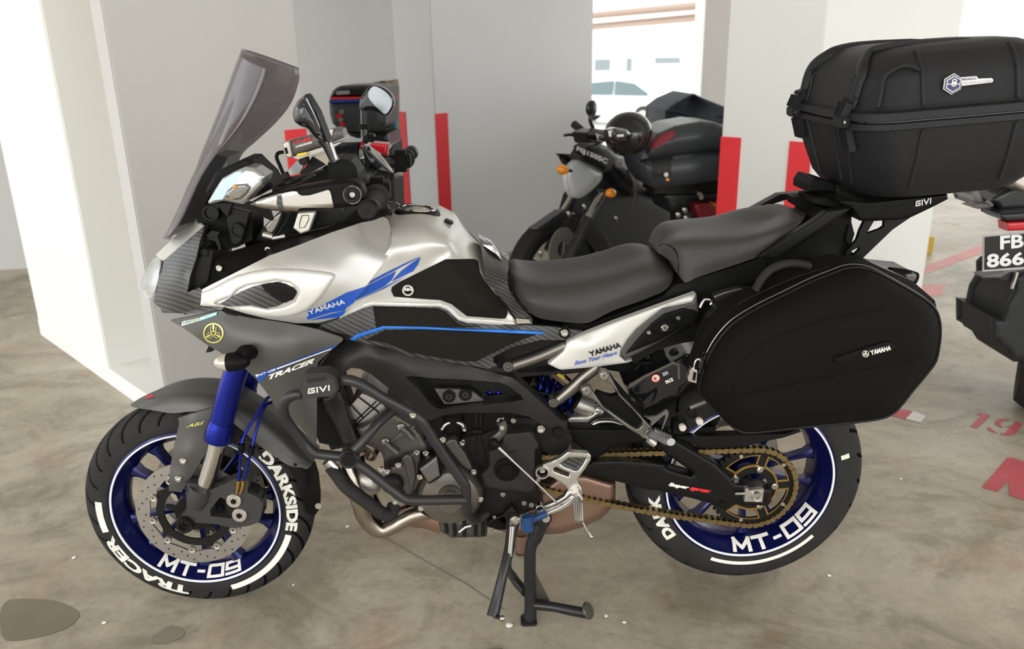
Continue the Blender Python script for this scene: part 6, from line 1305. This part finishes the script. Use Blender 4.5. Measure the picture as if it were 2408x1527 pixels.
surf('number_sticker', BA, DARKM, 'J 552,512 800,612 790,680 548,572', -.165, thick=.01); txt('number_lettering', BA, mat('plate_white', (.8, .8, .78), .5), 'FSJ1505C', 'J 556,562 784,668 796,618 562,520', -.166, .003, bold=.05)
for s, y in (('J 455,697', -.16), ('J 815,872', -.22)):
    q = ell('indicator', BA, AMBER, s, y, (.040, .022, .024), -.2, label='amber indicator'); 
tube('indicator_stalk', BA, DARKM, 'J 480,700 520,707', .008, -.15, 8, sm=0); tube('indicator_stalk', BA, DARKM, 'J 780,865 720,850', .008, -.2, 8, sm=0)
tube('handlebar', BA, DARKM, 'J 545,362:.1 600,410:.05 680,450:-.0 800,470:-.25', .014, 0, 10); tube('grip', BA, RUBBER, 'J 542,358:.12 600,408:.05', .021, 0, 12, sm=0); tube('lever', BA, DARKM, 'J 470,440 520,436 590,462 630,480', .008, .05, 8)
lathe('mirror', BA, DARKM, FR.U(*P('J 677,240', 0)[0]), [(.001, -.012), (.03, -.010), (.043, 0), (.038, .015), (.001, .03)], 28); tube('mirror_stem', BA, DARKM, 'J 668,270 662,330 690,400', .010, 0, 10)
surf('gauge', BA, DARKM, 'J 620,420 700,390 780,400 800,470 740,510 640,500', -.05, thick=.08, bulge=.01, br=8); surf('tax_disc', BA, WLET, 'J 705,425 745,440 752,490 722,480', -.12, thick=.004)
lathe('brake_disc', BA, DISCM, FR.U(*P('J 455,1290', -.09)[0]), [(.04, 0), (.11, 0), (.11, .005), (.04, .005)], 36)
tube('clutch_cable', BA, mat('cable_purple', (.10, .06, .08), .5), 'J 940,700 985,800 995,900 965,1010', .006, -.16, 8)
for s in ('J 500,1030', 'J 615,975', 'J 850,1065', 'J 290,1325', 'J 235,1440'): ell('bracket', BA, STEEL, s, -.12, (.012, .01, .020), .4)
for k in range(3): tube('cooling_fin', BA, ALU, f'J {610+k*12},{1410-k*28} {690+k*12},{1370-k*24}', .007, -.17, 8, sm=0)
setfr(FA)
HL = local_thing('helmet', tuple(FR.U(*P('J 950,560', -.42)[0])), 'glossy black helmet resting on the handlebars of the black naked motorcycle', 'helmet')
ell('shell', HL, GLOSS, 'J 945,430', -.42, (.118, .11, .102), .15); surf('visor', HL, mat('visor_dark', (.012, .012, .014), .12, coat=.4), 'J 800,400 850,380 940,395 980,430 950,500 870,510 808,470', -.518, thick=.03, bulge=.028, br=28)
surf('visor_mark', HL, WLET, 'J 800,408 830,404 828,412 818,414 820,450 808,450', -.55, thick=.004); surf('visor_mark', HL, WLET, 'J 865,436 912,432 912,450 868,452', -.55, thick=.004)
settle(HL)
# --- second parked machine, seen from the rear with a grey top box
gB = Gd(1640, 560)
FB = Fr(1.03, 4.2, .15); BB = lt(FB, (0, 0, 0), 'dark motorcycle with a red and amber tail lamp, parked under the grey top box', 'motorcycle'); OFFS[BB.name] = Vector((0, 0, 0))
tp = surf('tail_lamp', BB, mat('maroon_lens', (.20, .008, .015), .2, coat=.5), 'J 1432,965 1460,945 1545,938 1600,990 1612,1045 1500,1092 1470,1060', -.12, thick=.08, bulge=.02, br=10, label='red tail lamp'); surf('tail_lamp_amber', BB, mat('orange_lens', (.50, .14, .01), .2, coat=.4), 'J 1548,936 1620,945 1722,1005 1722,1055 1700,1075 1612,1045 1590,985', -.11, thick=.08, bulge=.015, br=10, label='amber lamp section')
surf('tail_body', BB, DARKM, 'J 1200,890 1250,860 1450,850 1700,840 1735,880 1730,1000 1620,940 1440,950 1380,1010 1260,1020', -.05, thick=.26, bulge=.03, br=15)
surf('rear_frame', BB, DARKR, 'J 1380,1000 1440,960 1500,1095 1720,1080 1740,1300 1500,1500 1420,1500 1380,1200', .0, thick=.25, bulge=.03, br=20)
surf('luggage_rack', BB, SATIN, 'J 1150,840 1400,815 1640,775 1720,800 1730,850 1500,870 1250,880 1140,870', -.12, thick=.2); tube('rack_rail', BB, STEEL, 'J 1655,832 1730,838', .012, -.13, 8, sm=0); tube('grab_handle', BB, STEEL, 'J 1455,870 1480,880 1495,915', .014, -.14, 10, sm=2)
for s in ('J 1320,1035', 'J 1370,1000', 'J 1310,1105', 'J 1380,1060'): ell('lamp_chrome', BB, STEEL, s, -.13, (.016, .012, .020), .5)
pwheel(BB, (.10, .10, .29), .29, .14)
settle(BB)
tb = lt(FB, tuple(FB.U(*P('J 1380,840', -.05)[0])), 'dark grey hard top box with a faded red oval logo, behind the pillion seat', 'top box')
GBX = mat('box_grey', (.040, .043, .048), .38)
bs = surf('box_base', tb, GBX, 'J 1022,640 1110,610 1300,580 1500,560 1755,545 1750,610 1735,670 1700,730 1650,775 1400,812 1180,842 1120,828 1070,770 1040,710', -.17, thick=.26, bulge=.07, br=45, npts=400)
surf('box_lid', tb, GBX, 'J 1018,640 1030,600 1060,550 1100,480 1160,425 1300,365 1480,333 1600,342 1680,375 1715,430 1745,500 1757,545 1600,560 1300,592 1110,622', -.175, thick=.27, bulge=.075, br=50, npts=400)
surf('box_logo', tb, mat('faded_red', (.22, .025, .04), .4), 'J 1100,520 1130,470 1200,430 1270,405 1305,410 1290,450 1220,500 1150,540 1105,545', Y=lambda x, y: SURF['box_lid'](x, y), off=-.004, thick=.003, r=1)
txt('logo_lettering', tb, mat('faded_red2', (.30, .06, .08), .4), 'GIVI', 'J 1140,520 1270,450 1262,425 1130,492', lambda x, y: SURF['box_lid'](x, y), .007)
surf('box_latch', tb, DARKR, 'J 1125,625 1270,600 1265,740 1130,770', Y=lambda x, y: SURF['box_base'](x, y), off=-.004, thick=.005); surf('box_reflector', tb, mat('reflector_dark', (.07, .075, .07), .2), 'J 1280,590 1430,575 1430,605 1280,625', Y=lambda x, y: SURF['box_base'](x, y), off=-.006, thick=.005)
disc('box_lock', tb, STEEL, 'J 1230,735', -.26, .012, .02); disc('box_lock_mark', tb, AMBER, 'J 1242,772', -.26, .008, .012)
settle(tb)
FC = Fr(1.5, 6.2, .1)
cv = lt(FC, (0, 0, 0), 'motorcycle hidden under a dark blue-grey rain cover, behind the grey top box', 'motorcycle'); OFFS[cv.name] = Vector((0, 0, 0))
CVM = mat('rain_cover', (.022, .027, .036), .6, bump=.6, bs=9, spec=.15)
surf('rain_cover', cv, CVM, 'J 1205,400 1215,300 1222,250 1300,190 1390,150 1440,130 1500,160 1640,215 1772,270 1768,400 1760,520 1780,900 1790,1250 1300,1250 1220,900', -.3, ctrl='J 1440,160:-.15 1300,230:-.25 1600,240:-.28 1480,330:-.42 1640,380:-.44', thick=.5, bulge=.12, br=40, npts=400)
# lid edge crumple and the machine's wheel under the cover
tube('cover_fold', cv, CVM, 'J 1225,262:-.40 1330,270:-.44 1480,330:-.46 1640,300:-.46 1765,285:-.42', .012, 0, 8); pwheel(cv, (.2, -.05, .3), .3, .14)
# --- third machine far left behind the windscreen, with a striped top box
gD = Gd(905, 560); FD = Fr(gD[0], 4.9, -.1)
BD = lt(FD, (0, 0, 0), 'dark motorcycle mostly hidden behind the handlebars, its tail under the striped top box', 'motorcycle'); OFFS[BD.name] = Vector((0, 0, 0))
surf('tail_body', BD, DARKM, 'K 720,620 900,640 1160,650 1170,750 1180,765 960,740 780,680', -.1, thick=.3, bulge=.03, br=15)
surf('rear_frame', BD, DARKR, 'K 880,1000 1000,900 1180,800 1200,760 1220,1200 1225,1400 1230,1700 1000,1700 900,1300', -.05, thick=.25, bulge=.03, br=15)
surf('exhaust_end', BD, DARKM, 'K 1000,1140 1060,1090 1150,1080 1170,1200 1120,1280 1010,1240', -.12, thick=.1, bulge=.03, br=12); surf('tail_reflector', BD, REDL, 'K 930,1240 972,1240 970,1282 932,1282', -.14, thick=.01)
surf('side_lamp', BD, ALU, 'K 1215,1050 1290,1000 1290,1080 1220,1110', -.1, thick=.04, bulge=.01, br=6)
pwheel(BD, (.15, .05, .30), .30, .14); settle(BD)
td = lt(FD, tuple(FD.U(*P('K 780,640', -.08)[0])), 'black top box with a thin red and blue stripe, seen beside the far mirror', 'top box')
surf('box_base', td, GBX, 'K 568,335 700,325 900,330 1000,335 1150,345 1145,560 1060,640 900,645 720,620 640,590 600,550 578,460', -.14, thick=.26, bulge=.05, br=25)
surf('box_lid', td, DARKM, 'K 580,290 600,235 640,195 690,175 900,168 1060,172 1140,190 1150,300 900,288', -.15, thick=.27, bulge=.05, br=25)
surf('stripe_red', td, RED, 'K 578,292 900,288 1150,296 1150,316 900,308 574,318', -.19, thick=.24); surf('stripe_blue', td, STRIPEB, 'K 572,320 900,312 1150,320 1150,343 900,335 568,345', -.185, thick=.24)
surf('lid_badge', td, mat('badge_pale', (.30, .30, .29), .3), 'K 640,232 770,225 770,260 640,268', -.205, thick=.01)
for s, m in (('K 690,440', STEEL), ('K 665,480', REDL), ('K 680,515', STEEL), ('K 695,565', REDL)): disc('lock_part', td, m, s, -.2, .014, .02)
settle(td)
bgk = lt(FD, tuple(FD.U(*P('K 1150,600', .1)[0])), 'crumpled tan cloth bag hung behind the far mirror', 'bag')
surf('bag_body', bgk, mat('tan_cloth', (.30, .22, .13), .8, var=.2, vs=14, bump=.5, bs=20), 'K 1005,142 1060,135 1140,128 1215,115 1232,200 1238,640 1200,660 1150,600 1120,400 1000,200', .30, thick=.1, bulge=.04, br=20); tube('bag_strap', bgk, SATIN, 'K 1030,190 1070,150 1110,140 1135,170 1110,200', .006, .25, 8)
surf('bag_teal_pocket', bgk, mat('teal_cloth', (.02, .22, .28), .6), 'K 1165,490 1200,450 1236,440 1236,590 1210,600 1170,560', .24, thick=.05, bulge=.01, br=8, label='teal pocket'); settle(bgk)
# --- machine at the right edge, seen from behind
FE = Fr(1.93, 2.95, 0.0)
BE = lt(FE, (0, 0, 0), 'black motorcycle cut off by the right edge, with a black and white number plate', 'motorcycle'); OFFS[BE.name] = Vector((0, 0, 0))
pl = surf('number_plate', BE, GLOSS, 'W 175,468 600,430 600,640 172,672', -.22, thick=.006, label='black number plate with white characters'); surf('plate_border', pl, mat('plate_rim', (.55, .55, .54), .4), 'W 166,462 606,422 606,650 162,682', -.217, thick=.006)
PW = mat('plate_letter', (.82, .82, .80), .5)
txt('plate_lettering', pl, PW, 'FB', 'W 268,546 414,532 414,448 268,462', -.22, .003, bold=.03); txt('plate_lettering', pl, PW, '8662', 'W 185,660 494,632 494,555 185,572', -.22, .003, bold=.03)
surf('plate_tray', BE, DARKM, 'W 265,325 600,300 600,360 310,372 270,350', -.2, thick=.12, bulge=.01, br=6)
surf('tail_lamp', BE, REDL, 'W 305,378 600,362 600,420 310,430', -.21, thick=.05, bulge=.008, br=6, label='red reflector'); surf('tail_unit', BE, DARKM, 'W 195,240 240,200 330,150 600,120 600,300 260,320 250,290', -.1, thick=.3, bulge=.03, br=14)
surf('far_indicator', BE, mat('stalk_grey', (.14, .13, .13), .5), 'W 80,280 140,262 200,262 210,292 130,294', -.1, thick=.06, bulge=.006, br=5); tube('grab_bar', BE, mat('rail_grey', (.28, .27, .26), .4), 'W 108,172 125,210 150,260', .013, -.05, 10)
surf('exhaust_can', BE, ALU, 'W 330,100 360,50 420,40 600,30 600,180 400,190 340,160', -.18, thick=.2, bulge=.03, br=14)
surf('swing_body', BE, DARKR, 'W 212,962 280,970 300,880 330,830 350,800 350,720 380,690 600,640 600,1240 350,1240 300,1160 260,1150 250,1120 212,1110', -.1, thick=.25, bulge=.04, br=16); surf('stay_rod', BE, ALU, 'W 370,690 385,690 350,790 340,790', -.14, thick=.01)
surf('indicator_pair', BE, MATS['stalk_grey'], 'W 150,706 300,682 320,690 270,720 160,722', -.15, thick=.05, bulge=.005, br=4); surf('rear_bracket', BE, DARKM, 'W 300,690 420,670 400,720 330,745 270,730', -.12, thick=.05)
wc = FE.U(2250+600/2.633, 380+1200/2.633, .05); pwheel(BE, (wc.x+.02, .12, .31), .31, .17, tilt=1.02)
setfr(BIKE)
# --- people-height red strips on the wall behind the bars
strip(end-dn*.10, dn, .10, zat(end, 712, 302), 'red strip on the corner of the long grey wall, behind the bars')
